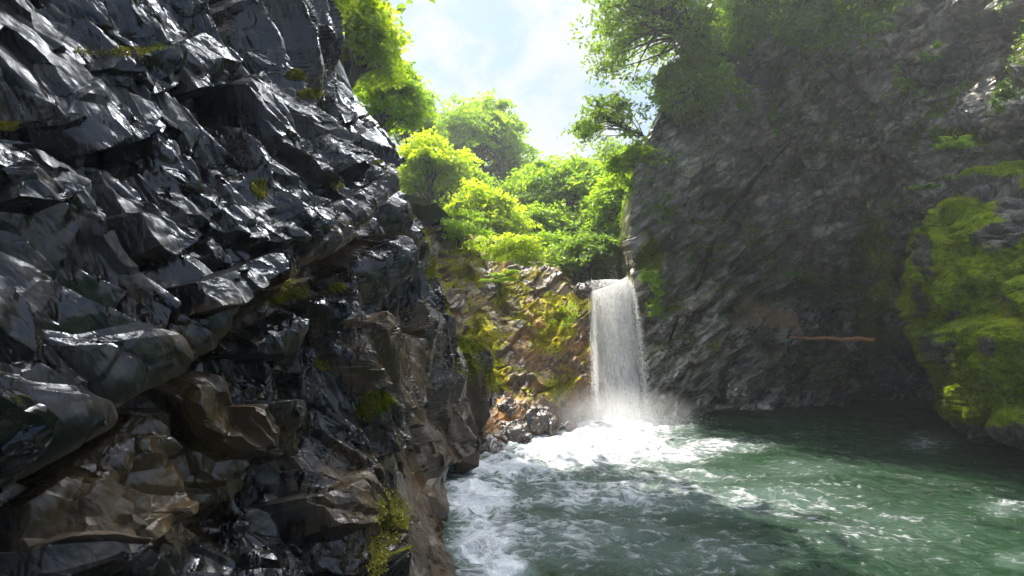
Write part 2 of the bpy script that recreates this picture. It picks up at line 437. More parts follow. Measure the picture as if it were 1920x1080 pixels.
# --- the wet black cliff on the left
DL = tps([(0, -900, 1.7), (400, -900, 4.0), (600, -900, 8.0), (-250, -900, 1.2), (-250, 540, .95), (-250, -200, 1.05), (-250, 1200, .9), (0, 540, 1.2), (0, 0, 1.35), (0, -200, 1.4), (320, 0, 2.4), (480, 0, 3.9), (560, 0, 5.6), (640, 0, 9.3), (600, -200, 9.3), (400, -200, 4.2),
          (650, 100, 9.3), (700, 200, 9.7), (760, 290, 10), (800, 390, 10), (845, 440, 10), (880, 560, 10), (920, 640, 10), (945, 740, 10), (640, 640, 3.25),
          (860, 1080, 4.28), (862, 1000, 5.2), (855, 900, 7.0), (862, 1250, 3.3), (0, 1080, 1.1), (200, 1080, 1.4), (400, 1080, 1.9), (640, 1080, 2.9), (640, 1250, 2.6), (750, 640, 5), (850, 640, 8.2), (850, 760, 8.0),
          (780, 800, 5.2), (700, 900, 3.7), (400, 540, 2.15), (640, 300, 5.4), (480, 200, 3.2), (200, 300, 1.75), (200, 800, 1.55), (400, 800, 2.1), (955, 840, 9.6)])
BAND = [(-150, 1120), (60, 930), (250, 745), (430, 590), (560, 500), (650, 400), (730, 290)]


LA, LN = (-0.05, 0.52, -0.85), (0.92, -0.15, 0.33)


SLABS = [  # outline of a face in the photo, how far it stands out, its tilt (per 100 px to the right / down), ochre coat
    ([(150, 320), (215, 300), (330, 390), (345, 430), (268, 500), (235, 480)], .10, .01, .10, 0), ([(100, 180), (175, 140), (240, 205), (215, 280), (120, 300), (80, 240)], .10, .0, .08, 0),
    ([(310, 90), (360, 55), (402, 80), (398, 175), (330, 185)], .12, .0, .10, 0), ([(415, 10), (440, -10), (492, 130), (470, 142), (430, 60)], .16, .0, .12, 0),
    ([(335, 330), (400, 320), (490, 400), (480, 500), (380, 480), (340, 420)], .06, .03, .05, 0), ([(440, 765), (560, 740), (602, 790), (580, 850), (470, 840)], .10, -.04, -.14, 0),
    ([(200, 880), (310, 760), (370, 830), (382, 960), (330, 1010), (230, 960)], .04, .02, .02, .5), ([(345, 710), (400, 690), (470, 760), (520, 860), (450, 850), (390, 800)], .05, .02, .03, .5),
    ([(280, 545), (430, 510), (440, 550), (330, 600), (290, 600)], .12, .0, .14, 0), ([(440, 570), (520, 540), (578, 600), (570, 660), (450, 660), (425, 610)], .10, -.05, -.14, 0),
    ([(640, 600), (690, 590), (696, 720), (665, 740), (650, 690)], .14, .0, .02, .7), ([(694, 600), (755, 650), (770, 760), (722, 780), (702, 700)], .12, .03, .04, .5),
    ([(160, 105), (300, 98), (320, 170), (240, 190), (150, 142)], .10, .0, -.06, 0), ([(540, 270), (590, 265), (600, 340), (560, 360)], .12, .0, .10, 0), ([(530, 420), (590, 400), (660, 330), (640, 420), (560, 500), (500, 530)], .08, .03, .0, .4),
    ([(570, 930), (670, 880), (690, 950), (640, 1010), (590, 1000)], .14, .0, .16, .3), ([(640, 260), (720, 250), (730, 300), (690, 330)], .1, .0, .05, 0), ([(0, 290), (90, 280), (140, 350), (60, 400), (0, 380)], .08, 0, .08, 0),
    ([(600, 130), (650, 170), (670, 230), (620, 240)], .1, 0, .08, 0), ([(700, 860), (780, 800), (800, 900), (760, 1000), (710, 960)], -.05, .0, .02, .4)]


def inside(px, py, poly):
    w = np.zeros(px.shape, bool)
    for (x0, y0), (x1, y1) in zip(poly, poly[1:] + poly[:1]):
        w ^= ((y0 > py) != (y1 > py)) & (px < (x1 - x0) * (py - y0) / (y1 - y0 + 1e-9) + x0)
    d = np.abs(polydist(px, py, poly + poly[:1])[0])
    return np.where(w, d, -d)


SLAB_OCHRE = None


def disp_left(P, px, py):
    h1, _ = fract(P, axes(LA, LN, (1.6, 0.50, 0.6)), 3, 0.46, 0.60, 0.06, 0.05, 0.05)
    h2, _ = fract(P, axes(LA, LN, (0.80, 0.23, 0.30)), 11, 0.16, 0.34, 0.02, 0.05, 0.05)
    h3, _ = fract(P, axes(LA, LN, (0.20, 0.10, 0.12)), 17, 0.050, 0.085, 0.0, 0.05, 0.06); e3_, t3_ = EDGE
    lo = fbm(P * 0.55, 3, 21) * 0.30
    v1, _ = fract(P, axes((-.08, .22, -.97), LN, (2.2, 0.62, 0.7)), 23, 0.55, 0.55, 0.08, 0.05, 0.06); v2, _ = fract(P, axes((-.08, .22, -.97), LN, (0.95, 0.26, 0.4)), 24, 0.20, 0.30, 0.03, 0.05, 0.06)
    fw = sstep(3.4, 5.2, P[:, 1] + 0.6 * noise3(P * 0.8, 66) - 0.8 * (P[:, 2] > 4) * (P[:, 2] - 4))
    h1 = h1 * (1 - fw) + v1 * fw; h2 = h2 * (1 - fw) + v2 * fw; h3 = h3 * (1 - 0.5 * fw)
    global L_TONE, L_JOINT
    L_TONE = t3_ * .6; L_JOINT = .7 * np.exp(-e3_ / .07)
    near = np.clip(P[:, 1] / 3.0, 0.5, 1.0)
    fn = fbm(P * np.array([14, 14, 8]), 2, 31) * 0.006 * (1 - sstep(2.5, 4.5, P[:, 1])) + fbm(P * np.array([5, 5, 3]), 3, 36) * 0.012
    h = near * (h1 * 1.15 + h2 + lo) + (h3 + fn) * np.clip(0.025 / SPACING, 0.15, 1)
    global SLAB_OCHRE
    SLAB_OCHRE = np.zeros(len(P)); jx = 9 * noise3(P * 2, 64); jy = 9 * noise3(P * 2, 65)
    for poly, h0, gx, gy, oc in SLABS:
        c = np.mean(poly, 0); ins = inside(px + jx, py + jy, poly); w = sstep(-3, 4, ins); sc = np.clip(np.median(P[ins > 0][:, 1]) / 1.7, 0.7, 2.0) if (ins > 0).any() else 1
        tgt = sc * (0.8 * h0 + 0.48 * (gx * (px - c[0]) / 100 + gy * (py - c[1]) / 100)) + 0.45 * h
        h = h * (1 - w) + (tgt + (h3 * 0.8 + fn) * np.clip(0.025 / SPACING, 0.15, 1)) * w
        SLAB_OCHRE = np.maximum(SLAB_OCHRE, w * oc)
    # overhanging rib running up the wall: above it stands proud, below it is cut back
    d, t = polydist(px, py, BAND)
    amp = 1.5 * np.clip(P[:, 1] * 0.10, 0.12, 0.45) * sstep(-0.05, 0.15, t) * (1 - sstep(0.85, 1.0, t))
    w = 26 + 10 * noise3(P * 2.0, 61)
    h = h + amp * (np.where(d < 0, np.exp(d / 170.0), 0.0) - 0.55 * np.exp(-((d - w) / 40.0) ** 2))
    SLAB_OCHRE = np.maximum(SLAB_OCHRE, 0.75 * np.exp(-((d - 18) / 40.0) ** 2) * sstep(0.1, 0.25, t) * (1 - sstep(0.75, 0.95, t)))
    h = h * np.clip(0.14 / SPACING, 0.4, 1) * (1 - 0.8 * sstep(640, 770, px) * sstep(850, 920, py))
    h = h - 1.1 * blobs(px, py, [(20, 1000, 180, 110, 1.0), (230, 1075, 130, 45, .7)])
    return h


LMOSS = [(772, 395, 16, 22, 1), (800, 440, 14, 22, 1), (815, 505, 14, 40, 1), (842, 590, 16, 40, 1), (872, 645, 18, 36, 1), (896, 705, 18, 36, 1), (840, 680, 26, 40, .6), (740, 300, 14, 20, .7), (690, 760, 26, 42, .9), (736, 965, 30, 48, .9), (710, 1050, 20, 50, .9), (555, 545, 22, 13, .8), (627, 345, 16, 11, .8), (488, 350, 22, 14, .8), (548, 140, 22, 10, .8),
         (580, 178, 26, 12, .8), (215, 100, 75, 14, .9), (15, 235, 30, 10, .8), (610, 680, 18, 10, .8), (630, 540, 14, 10, .7), (872, 690, 14, 40, .8), (868, 580, 16, 20, .8),
         (850, 500, 10, 50, .9), (880, 590, 14, 40, .9), (905, 640, 14, 40, .9), (930, 680, 18, 40, .9), (810, 395, 14, 14, .8), (795, 350, 10, 40, .8), (945, 720, 14, 30, .8)]
LOCH = [(230, 500, 40, 60, .5), (560, 640, 60, 40, .4), (700, 480, 60, 90, .3), (430, 900, 80, 80, .4), (560, 820, 60, 60, .4), (240, 540, 40, 70, .5), (285, 640, 60, 60, .5), (560, 450, 55, 50, .35), (300, 850, 90, 110, .33), (400, 770, 70, 70, .3), (670, 620, 28, 90, .45), (730, 700, 40, 110, .35),
        (20, 560, 40, 90, .35), (650, 900, 60, 60, .3), (760, 850, 60, 120, .3), (850, 800, 60, 80, .35)]


def feat_left(P, N, px, py, h):
    mo = blobs(px, py, LMOSS) + 0.12 * sstep(0.35, 0.8, N[:, 2]) * sstep(560, 760, px)
    mo = mo + 0.18 * sstep(700, 850, px) * sstep(0.0, 0.35, noise3(P * 1.1, 71))
    oc = np.maximum(blobs(px, py, LOCH), SLAB_OCHRE) + 0.22 * sstep(3.5, 5.5, P[:, 1]) * (1 - sstep(4, 6, P[:, 2])) + 0.24 * sstep(480, 850, py) - 0.5 * blobs(px, py, [(40, 960, 170, 170, 1.0), (60, 620, 140, 160, .5)]) - 0.15 * (1 - sstep(150, 520, py)) + 0.08  # ochre taken away at lower left to paint in the hollow's shade
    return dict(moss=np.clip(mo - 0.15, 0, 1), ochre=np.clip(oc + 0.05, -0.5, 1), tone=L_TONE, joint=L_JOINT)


left_sil = [(460, -900), (520, -260), (560, -100), (600, 0), (618, 100), (672, 200), (730, 290), (772, 390), (808, 440), (818, 500), (846, 580), (880, 640), (898, 700), (905, 780), (900, 830), (865, 858), (832, 885), (828, 920), (834, 1000), (838, 1080), (838, 1260)]
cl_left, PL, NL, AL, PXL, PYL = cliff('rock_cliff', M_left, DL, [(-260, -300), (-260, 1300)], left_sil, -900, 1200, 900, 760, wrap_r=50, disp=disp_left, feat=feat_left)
tag(cl_left, 'black wet fractured rock wall shining along the near left side', 'cliff', kind='structure')

# --- the tall grey cliff right of the fall, curving towards us
DR0 = tps([(1090, 790, 14.0), (1090, 540, 14.4), (1195, 790, 13.9), (1300, 780, 14.9), (1450, 765, 16.6), (1600, 748, 18.3), (1700, 740, 18.6), (1250, 250, 13.8), (1180, 400, 14.0), (1185, 510, 14.0), (1300, 100, 13.6), (1330, 0, 13.6), (1400, -200, 13.6),
           (1600, 100, 13), (1900, 100, 10), (1900, 300, 9.8), (1650, 350, 13.6), (1650, 560, 14.5), (1500, 500, 15.8), (1400, 300, 15.0), (1400, 600, 15.6), (2250, 100, 6), (2250, 400, 6.3), (2250, -200, 6), (1800, 600, 13.0),
           (1800, 800, 14.0), (1850, 870, 12.5), (1920, 940, 10.5), (2100, 1000, 8.0), (2250, 1000, 7.0), (2250, 700, 6.6), (1600, -200, 12.5), (1560, 640, 17.2)])


def DR(px, py):
    y = DR0(px, py)
    cave = sstep(1612, 1640, px) * (1 - sstep(1800, 1900, px)) * sstep(640, 690, py)
    slot = np.exp(-((px - 1612) / 16.0) ** 2) * sstep(380, 470, py)
    lip = np.exp(-((px - 1640) / 50.0) ** 2) * sstep(330, 420, py) * (1 - sstep(600, 660, py))
    shelf = sstep(560, 620, py) * (1 - sstep(1600, 1640, px)) * 0.0
    return y + 5.0 * cave - 1.0 * lip + 0.6 * slot + shelf


right_l = [(1410, -250), (1345, -40), (1330, 0), (1275, 120), (1238, 200), (1215, 250), (1192, 300), (1180, 400), (1187, 495), (1190, 540), (1197, 660), (1200, 760), (1196, 830)]


def disp_right(P, px, py):
    up = 1 - sstep(330, 560, py - 0.25 * (px - 1500))
    A_, N_ = (.76, .12, .62), (-.35, -.93, .1); M1 = axes(A_, N_, (3.2, 1.1, 1.0)); M2 = axes(A_, N_, (2.2, 0.46, 0.5)); M3 = axes(A_, N_, (0.9, 0.19, 0.26))
    h1, _ = fract(P, M1, 5, 0.9, 0.9, 0.1, 0.05); h2, _ = fract(P, M2, 13, 0.80, 0.9, 0.16, 0.06); e2_, t2_ = EDGE; h3, _ = fract(P, M3, 19, 0.10, 0.16, 0.02, 0.06); e3_, t3_ = EDGE
    b1, _ = fract(P, frame((1.1, 1.0, 1.2), 10, 10, 5), 25, 0.9, 0.7, 0.12, 0.06); b2, _ = fract(P, frame((.42, .4, .45), 10, 20, 5), 29, 0.28, 0.3, 0.05, 0.06); e4_, t4_ = EDGE
    global R_TONE, R_JOINT
    R_TONE = (t2_ * .9 + t3_ * .45) * (1 - up) + t4_ * .8 * up; R_JOINT = np.maximum(np.exp(-e2_ / .07), .6 * np.exp(-e3_ / .08)) * (1 - up) + np.exp(-e4_ / .07) * up
    s = h1 * 1.0 + h2 * 1.35 + h3 * 1.8
    b = b1 * 0.9 + b2 + h3 * 0.6 + 0.5 * fbm(P * 0.4, 3, 83)
    edge = 0.3 + 0.7 * sstep(0, 170, px - np.interp(py, [p[1] for p in right_l], [p[0] for p in right_l]))
    return (s * (1 - up) + b * up) * edge + fbm(P * 2.5, 4, 41) * 0.06 + fbm(P * 0.35, 3, 43) * 0.5 * edge


RMOSS = [(1640, 480, 50, 110, .95), (1630, 600, 34, 70, .8), (1250, 560, 60, 60, .45), (1215, 490, 24, 60, .95), (1300, 640, 70, 30, .4), (1560, 700, 50, 40, .5), (1450, 690, 40, 25, .5), (1680, 380, 60, 40, .5), (1800, 260, 40, 20, .6),
         (1700, 300, 40, 30, .4), (1830, 300, 30, 20, .4)]


def feat_right(P, N, px, py, h):
    mo = blobs(px, py, RMOSS) + 0.26 * sstep(0.1, 0.6, N[:, 2]) + 0.28 * sstep(0.0, 0.4, fbm(P * 0.45, 3, 97))
    oc = blobs(px, py, [(1430, 590, 90, 60, .75), (1690, 640, 50, 40, .5), (1640, 330, 140, 90, .45), (1450, 230, 130, 130, .40), (1200, 400, 40, 120, .45)])
    return dict(moss=np.clip(mo - 0.1, 0, 1), ochre=np.clip(oc - 0.1, -.5, 1), wet=sstep(560, 700, py) + 0 * px, tone=R_TONE, joint=R_JOINT)


cl_right, PR_, NR_, AR, PXR, PYR = cliff('rock_cliff', M_right, DR, right_l, [(2300, -300), (2300, 1100)], -260, 1080, 760, 640, wrap_l=40, disp=disp_right, feat=feat_right, wrapdir=(0.15, 1, 0))
tag(cl_right, 'tall shaded grey rock wall with slanting beds right of the waterfall', 'cliff', kind='structure')

# --- the sunlit brown face left of the fall (rows of this patch run along its top edge)
DB = tps([(760, 950, 8.6), (850, 900, 9.2), (960, 845, 10.0), (1140, 795, 13.6), (1240, 795, 14.5), (1240, 550, 15.2), (1180, 600, 15), (1000, 820, 10.9), (1060, 805, 12.2), (1000, 700, 12.2), (900, 700, 11.2), (1095, 650, 13.9), (900, 560, 13.3), (1000, 520, 15.3), (1095, 545, 15.0), (860, 450, 15.2), (1000, 600, 13.9), (1140, 560, 14.8), (760, 420, 14.6), (760, 700, 11), (940, 760, 11.1)])
top_b = [(740, 400), (850, 425), (890, 442), (930, 458), (1000, 490), (1050, 508), (1095, 540), (1120, 546), (1260, 546)]
cols = np.linspace(745, 1250, 520); tb = np.interp(cols, [p[0] for p in top_b], [p[1] for p in top_b])
v = np.linspace(0, 1, 460)
PXB = np.repeat(cols[None], 460, 0); PYB = tb[None] + (930 - tb)[None] * v[:, None]
PB = at(PXB, PYB, DB(PXB, PYB))
k = (np.linspace(0, 1, 41)[1:] ** 1.5)[::-1] * 5.0
PB = np.concatenate([PB[:1] + np.array([0, 1, 0.12])[None, None] * k[:, None, None], PB], 0)
PXB = np.concatenate([np.repeat(PXB[:1], 40, 0), PXB]); PYB = np.concatenate([np.repeat(PYB[:1], 40, 0), PYB])
NB = normals(PB); fB = PB.reshape(-1, 3)
h1, _ = fract(fB, axes((.6, .2, .75), (.1, -.85, .5), (1.9, 0.62, 0.8)), 6, 0.26, 0.34, 0.05, 0.05); h2, _ = fract(fB, axes((.6, .2, .75), (.1, -.85, .5), (.8, 0.26, 0.35)), 14, 0.08, 0.13, 0.03, 0.05); tB = EDGE[1]; eB = EDGE[0]; h3, _ = fract(fB, axes((.6, .2, .75), (.1, -.85, .5), (.22, 0.08, 0.1)), 22, 0.06, 0.1, 0.01, 0.05)
hB = (h1 + h2) * (1 - .7 * sstep(1090, 1130, PXB.ravel())) + h3 * .35 + fbm(fB * 3, 4, 44) * 0.02 + fbm(fB * 0.5, 3, 45) * 0.22
PB = (fB + NB.reshape(-1, 3) * hB[:, None]).reshape(PB.shape); NB = normals(PB)
pxb, pyb = PXB.ravel(), PYB.ravel(); nzB = NB.reshape(-1, 3)[:, 2]
moB = blobs(pxb, pyb, [(1045, 595, 40, 55, .75), (960, 560, 40, 60, .45), (900, 620, 30, 80, .6), (935, 690, 20, 40, .7), (1040, 735, 30, 35, .6), (880, 500, 40, 50, .5), (1075, 560, 25, 15, .6), (940, 470, 60, 20, .6)]) + 0.45 * sstep(0.25, 0.75, nzB) * (1 - sstep(700, 820, pyb))
mnoise = sstep(-0.1, 0.3, fbm(fB * 1.6, 3, 91))
ocB = blobs(pxb, pyb, [(1010, 640, 50, 60, .4), (1060, 650, 40, 50, .35), (930, 780, 50, 40, .5), (1040, 520, 60, 25, -.2)])
br = gridmesh('rock_face', PB, M_brown, dict(moss=np.clip(moB * (0.6 + 0.9 * mnoise) + .08, 0, 1), ochre=ocB + 0.30, tone=tB * .8, joint=np.exp(-eB / .06)))
tag(br, 'sunlit brown slabby rock slope with golden moss left of the waterfall', 'cliff', kind='structure')

# --- mossy bulge hanging over the pool on the right
out_l = [(340, 1880), (380, 1815), (420, 1780), (480, 1775), (540, 1775), (590, 1795), (640, 1810), (700, 1838), (750, 1858), (790, 1880), (820, 1920), (838, 1990)]
NRB, NCB = 420, 420
rowsO = 335 + (850 - 335) * np.linspace(0, 1, NRB)
lo_ = np.interp(rowsO, [p[0] for p in out_l], [p[1] for p in out_l])
uo = np.linspace(0, 1, NCB) ** 1.15
PXO = lo_[:, None] + (2420 - lo_)[:, None] * uo[None]; PYO = np.repeat(rowsO[:, None], NCB, 1)
dl = np.clip((PXO - lo_[:, None]) / 230.0, 0, 1); dt = np.clip((PYO - 335) / 90.0, 0, 1); db = np.clip((850 - PYO) / 75.0, 0, 1)
e = 1 - dl; e2 = 1 - dt; e3 = 1 - db
YO = np.interp(PXO, [1690, 1920, 2300], [8.6, 7.3, 5.4]) + 1.3 * (1 - np.sqrt(np.clip(1 - e ** 2, 0, 1))) + 2.0 * (1 - np.sqrt(np.clip(1 - e2 ** 2, 0, 1))) + 1.2 * (1 - np.sqrt(np.clip(1 - e3 ** 2, 0, 1))) + 0.5 * (PYO < 520) * (520 - PYO) / 185
PO = at(PXO, PYO, YO)
kk = (np.linspace(0, 1, 31)[1:] ** 1.4)[::-1] * 3.5
PO = np.concatenate([PO[:, :1] + np.array([0.55, 0.8, 0])[None, None] * kk[None, :, None], PO], 1)
PO = np.concatenate([PO, PO[-1:] + np.array([0.5, 0.8, 0.25])[None, None] * kk[::-1][:, None, None]], 0)
PO = np.concatenate([PO[:1] + np.array([0.5, 0.8, 0.12])[None, None] * kk[:, None, None], PO], 0)
NO = normals(PO); fO = PO.reshape(-1, 3)
b1, _ = fract(fO, frame((1.2, .9, .9), 20, 30, 10), 8, 0.45, 0.5, 0.10, 0.08, warp=.3, bevel=.25)
pu = puffs(fO, (.85, .85, .70), 41)
hO = b1 + 0.50 * pu + 0.22 * puffs(fO, (.36, .36, .30), 42) + 0.07 * puffs(fO, (.13, .13, .11), 43) + noise3(fO * 24, 46) * 0.012 - .3
PO = (fO + NO.reshape(-1, 3) * hO[:, None]).reshape(PO.shape); NO = normals(PO)
pxo, pyo = pix(PO.reshape(-1, 3)); nO = NO.reshape(-1, 3)
bare = blobs(pxo, pyo, [(1730, 470, 26, 60, 1.0), (1870, 440, 70, 34, 1.0), (1900, 380, 70, 50, 1.0), (1745, 640, 24, 40, .9), (1790, 590, 24, 30, .8), (1850, 650, 18, 20, .9), (1720, 560, 20, 40, .8), (1800, 370, 40, 20, .7), (1890, 560, 26, 16, .6), (1860, 350, 130, 45, 1.0), (1780, 660, 16, 40, .7)])
moO = 0.62 + 0.25 * sstep(-0.3, 0.5, nO[:, 2]) + 0.35 * sstep(.1, .7, pu) + 0.35 * fbm(fO * 1.3, 3, 93) - bare - 1.1 * sstep(770, 830, pyo)
outcrop = gridmesh('rock_outcrop', PO, M_outcrop, dict(moss=np.clip(moO, 0, 1), ochre=np.full(len(fO), -0.15)), None, False)
tag(outcrop, 'bulging green mossy rock hanging over the pool at the right', 'rock outcrop')


# ------------------------------------------------------------------ leaves and tufts
def kites(name, C, N, size, mat, parent=None, aspect=0.55, fold=0.18, rg=None, droop=None):
    """one small leaf per point: C centre, N face normal, size length"""
    n = len(C); r = rg or rng
    a = r.normal(size=(n, 3)) if droop is None else droop + 0.35 * r.normal(size=(n, 3))
    T = np.cross(N, np.cross(a, N)); T /= np.linalg.norm(T, axis=1)[:, None] + 1e-9
    B = np.cross(N, T); s = np.asarray(size).reshape(-1, 1) * np.ones((n, 1))
    v = np.stack([C - T * s * .5, C + B * s * aspect * .5 + N * s * fold + T * s * .06, C + T * s * .5, C - B * s * aspect * .5 + N * s * fold + T * s * .06], 1).reshape(-1, 3)
    q = np.arange(4 * n).reshape(n, 4); q = np.concatenate([q[:, [0, 1, 2]], q[:, [0, 2, 3]]])
    rn = np.repeat(np.clip(r.normal(0.45, 0.25, n), 0, 1), 4)
    return rawmesh(name, v, q, mat, dict(rnd=rn), parent, smooth=False)


def scatter(P, N, w, n, r=rng):
    """n random points on a grid surface, chosen by weight times cell area"""
    A = np.linalg.norm(np.cross(np.gradient(P, axis=0), np.gradient(P, axis=1)), axis=2).ravel() * w.ravel()
    i = r.choice(len(A), n, p=A / A.sum())
    return P.reshape(-1, 3)[i], N.reshape(-1, 3)[i], i


# tufts on the mossy outcrop: one moss coat, part of the rock
wO = np.clip(moO - 0.35, 0, 1) * (pxo < 2050)
c_, n_, i_ = scatter(PO, NO, wO, 50000)
nn = n_ * 0.8 + 0.5 * rng.normal(size=n_.shape); nn /= np.linalg.norm(nn, axis=1)[:, None]
kites('moss', c_ + n_ * 0.015, nn, rng.uniform(0.010, 0.028, len(c_)), L_moss, outcrop)


# ------------------------------------------------------------------ water
M_water = water_mat()
xs = np.linspace(-4, 20, 600); ys = np.concatenate([np.linspace(-2, 2, 40)[:-1], np.linspace(2, 20, 620)])
XW, YW = np.meshgrid(xs, ys); W = np.stack([XW, YW, np.zeros_like(XW)], -1); fW = W.reshape(-1, 3)
FALL = on_water(np.array(1152.), np.array(792.))
wpx, wpy = pix(fW - np.array([0, 0, 0]))
wpx = np.where(fW[:, 1] > 1.5, wpx, 960); wpy = np.where(fW[:, 1] > 1.5, wpy, 1500)
D = blobs(wpx, wpy, [(1150, 800, 130, 45, 1.0), (1100, 845, 230, 42, .95), (950, 880, 120, 30, .85), (900, 935, 85, 55, .90), (915, 1020, 80, 75, .86), (945, 1090, 65, 70, .80), (1230, 850, 130, 26, .72), (1330, 835, 130, 18, .55), (1250, 895, 200, 22, .45), (1130, 930, 280, 50, .55), (1060, 1010, 260, 70, .48), (1400, 940, 260, 50, .38), (1250, 1040, 300, 60, .34), (1650, 1000, 300, 90, .22),
                 (1740, 830, 60, 24, .36), (1880, 955, 60, 22, .34), (1900, 1050, 60, 26, .30), (1650, 970, 120, 30, .26), (1500, 880, 160, 26, .28)])
D = np.clip(np.maximum(D, 0.09) , 0, 1)
amp = 0.045 + 0.13 * sstep(0.25, 0.95, D)
q = fW * np.array([1.0, 1.5, 1])
cr = 1 - np.abs(fbm(q * 1.5, 3, 55)) * 2
hz = amp * (fbm(q * 1.6, 4, 53) * 0.8 + cr * 0.5) + 0.10 * np.exp(-((fW[:, 0] - FALL[0]) ** 2 + (fW[:, 1] - FALL[1]) ** 2) / 1.2)
W[..., 2] = hz.reshape(XW.shape)
pool = gridmesh('pool_water', W, M_water, dict(foam=D, crest=sstep(0.3, 1.0, cr) * 0.5)); pool['kind'] = 'structure'
pool['label'] = 'green churning pool with white foam below the waterfall'
bed = gridmesh('pool_bed', np.stack([XW[::30, ::30], YW[::30, ::30], np.full_like(XW[::30, ::30], -1.5)], -1), M_boulder, None); bed['kind'] = 'structure'

# the stream above the lip and the fall
LIPY = 14.0
tl = at(np.array(1104.), np.array(546.), np.array(LIPY)); tr = at(np.array(1184.), np.array(512.), np.array(LIPY)); ZL = (tl[2] + tr[2]) / 2
fall = empty('waterfall', FALL, 'white waterfall plunging through the notch between brown and grey rock', 'waterfall')
def curtain(name, lay, dens0, grow, mat, back):
    nr, nc = 300, 110
    v = np.linspace(0, 1, nr)[:, None]; u = np.linspace(-1, 1, nc)[None]
    t = np.clip((v - 0.06) / 0.94, 0, 1)
    z = np.where(v < 0.06, 0, -(ZL + 0.25) * t ** 1.25)
    top = tl[2] + (tr[2] - tl[2]) * (u + 1) / 2 - 0.10 * (1 - u ** 2)
    zc = top + z * (top + .2) / (ZL + 0.25)
    y = LIPY + back - 0.9 * np.sqrt(t) * 0.85 + np.where(v < 0.06, (0.06 - v) / 0.06 * 1.2, 0)
    hw = (tr[0] - tl[0]) / 2 * (1 + grow * t ** 0.8); cx = (tl[0] + tr[0]) / 2 + 0.02 * t
    nv = np.stack([0 * v[:, 0] + lay * 3.1, v[:, 0] * 5.0, 0 * v[:, 0] + 2.7], 1)
    hw = hw * (1 + t * (0.20 * fbm(nv, 3, 67)[:, None] * (u < 0) + 0.20 * fbm(nv + 9.3, 3, 68)[:, None] * (u >= 0)))
    P = np.stack([cx + hw * u + 0 * v, y + 0.30 * u ** 2 + 0 * v, zc + 0 * u], -1)
    f = P.reshape(-1, 3); U = (u + 0 * v).ravel(); V = (v + 0 * u).ravel() * 4.6
    q = np.stack([U * 3.0, V * 0.55, np.full_like(U, lay * 7.0)], 1)
    d = fbm(q, 4, 61) * 0.20 + fbm(q * np.array([3, 4, 1]), 3, 63) * 0.09
    P = P + np.stack([0.35 * d.reshape(nr, nc) * (0.2 + t), -d.reshape(nr, nc), 0 * P[..., 0]], -1)
    den = dens0 - 1.5 * (1 - sstep(0.0, 0.12, V / 4.6)) * np.abs(U) ** 6 - 0.75 * np.abs(U) ** 5 - 0.25 * sstep(0.35, 1.0, (v + 0 * u).ravel()) * np.abs(U) ** 1.5
    return gridmesh(name, P, mat, dict(u=U, v=V, lay=np.full(len(f), float(lay)), dens=den - LIPY * 0), fall)
M_fall = fall_mat('falling white water', 0.62, 0.86); M_fall2 = fall_mat('falling spray veil', 0.74, 1.02, 12, 1.4)
for name, lay, dn, gr, mt, bk in (('water_core', 0, 0.22, -0.04, M_fall, 0.15), ('water_curtain', 1, 0.95, 0.05, M_fall, 0.0), ('spray_veil', 2, 0.52, 0.13, M_fall2, -0.12)):
    o = curtain(name, lay, dn, gr, mt, bk)
    o.matrix_parent_inverse.identity(); o.location = -np.array(FALL)

# droplets thrown off the fall
def drop_mat():
    m, w = new_mat('water drops')
    p = w.n('ShaderNodeBsdfPrincipled', {'Base Color': (0.97, 0.97, 0.97, 1), 'Roughness': 0.25})
    w.t.links.new(p.outputs[0], w.n('ShaderNodeOutputMaterial').inputs[0]); return m
nd = 9000
tt = rng.random(nd) ** 0.6; side = rng.choice([-1, 1], nd); sp = np.abs(rng.normal(0, 1, nd)) * (0.03 + 0.11 * tt)
cxm = (tl[0] + tr[0]) / 2; hwm = (tr[0] - tl[0]) / 2
Cd = np.stack([cxm + side * (hwm * (0.84 + 0.1 * tt) + sp) , LIPY - 0.8 * np.sqrt(tt) - 0.05 + rng.normal(0, 0.15, nd), (ZL + 0.05) * (1 - tt ** 1.15) + rng.normal(0, 0.05, nd)], 1)
nb = 5000; ang = rng.uniform(0, 2 * np.pi, nb); rr = np.abs(rng.normal(0, 0.8, nb)) + 0.2
Cb = np.stack([FALL[0] + rr * np.cos(ang) * 1.2, FALL[1] - 0.2 + rr * np.sin(ang) * 0.7 - 0.3, np.abs(rng.normal(0, 1, nb)) * 0.42 * np.exp(-rr * 0.5) + 0.05], 1)
Cd = np.concatenate([Cd, Cb]); nf = 26000; tf = rng.random(nf); uf = np.clip(rng.normal(0, .5, nf), -1.05, 1.05)
Cf = np.stack([cxm + hwm * uf * (1 + .08 * tf), LIPY - 0.8 * np.sqrt(tf) + .3 * uf ** 2 - .12 - np.abs(rng.normal(0, .10, nf)) * (.3 + tf), (ZL + .05) * (1 - tf ** 1.2) + 0 * tf], 1)
Cd = np.concatenate([Cd, Cf]); nd = len(Cd)
octv = np.array([[1, 0, 0], [-1, 0, 0], [0, 1, 0], [0, -1, 0], [0, 0, 1.7], [0, 0, -1.7]], float); octf = np.array([[0, 2, 4], [2, 1, 4], [1, 3, 4], [3, 0, 4], [2, 0, 5], [1, 2, 5], [3, 1, 5], [0, 3, 5]])
sz = rng.uniform(0.003, 0.008, nd)
dv = (Cd[:, None] + octv[None] * sz[:, None, None]).reshape(-1, 3) - FALL; dq = (octf[None] + 6 * np.arange(nd)[:, None, None]).reshape(-1, 3)
dr = rawmesh('spray_drops', dv, dq, drop_mat(), None, fall); dr['kind'] = 'stuff'

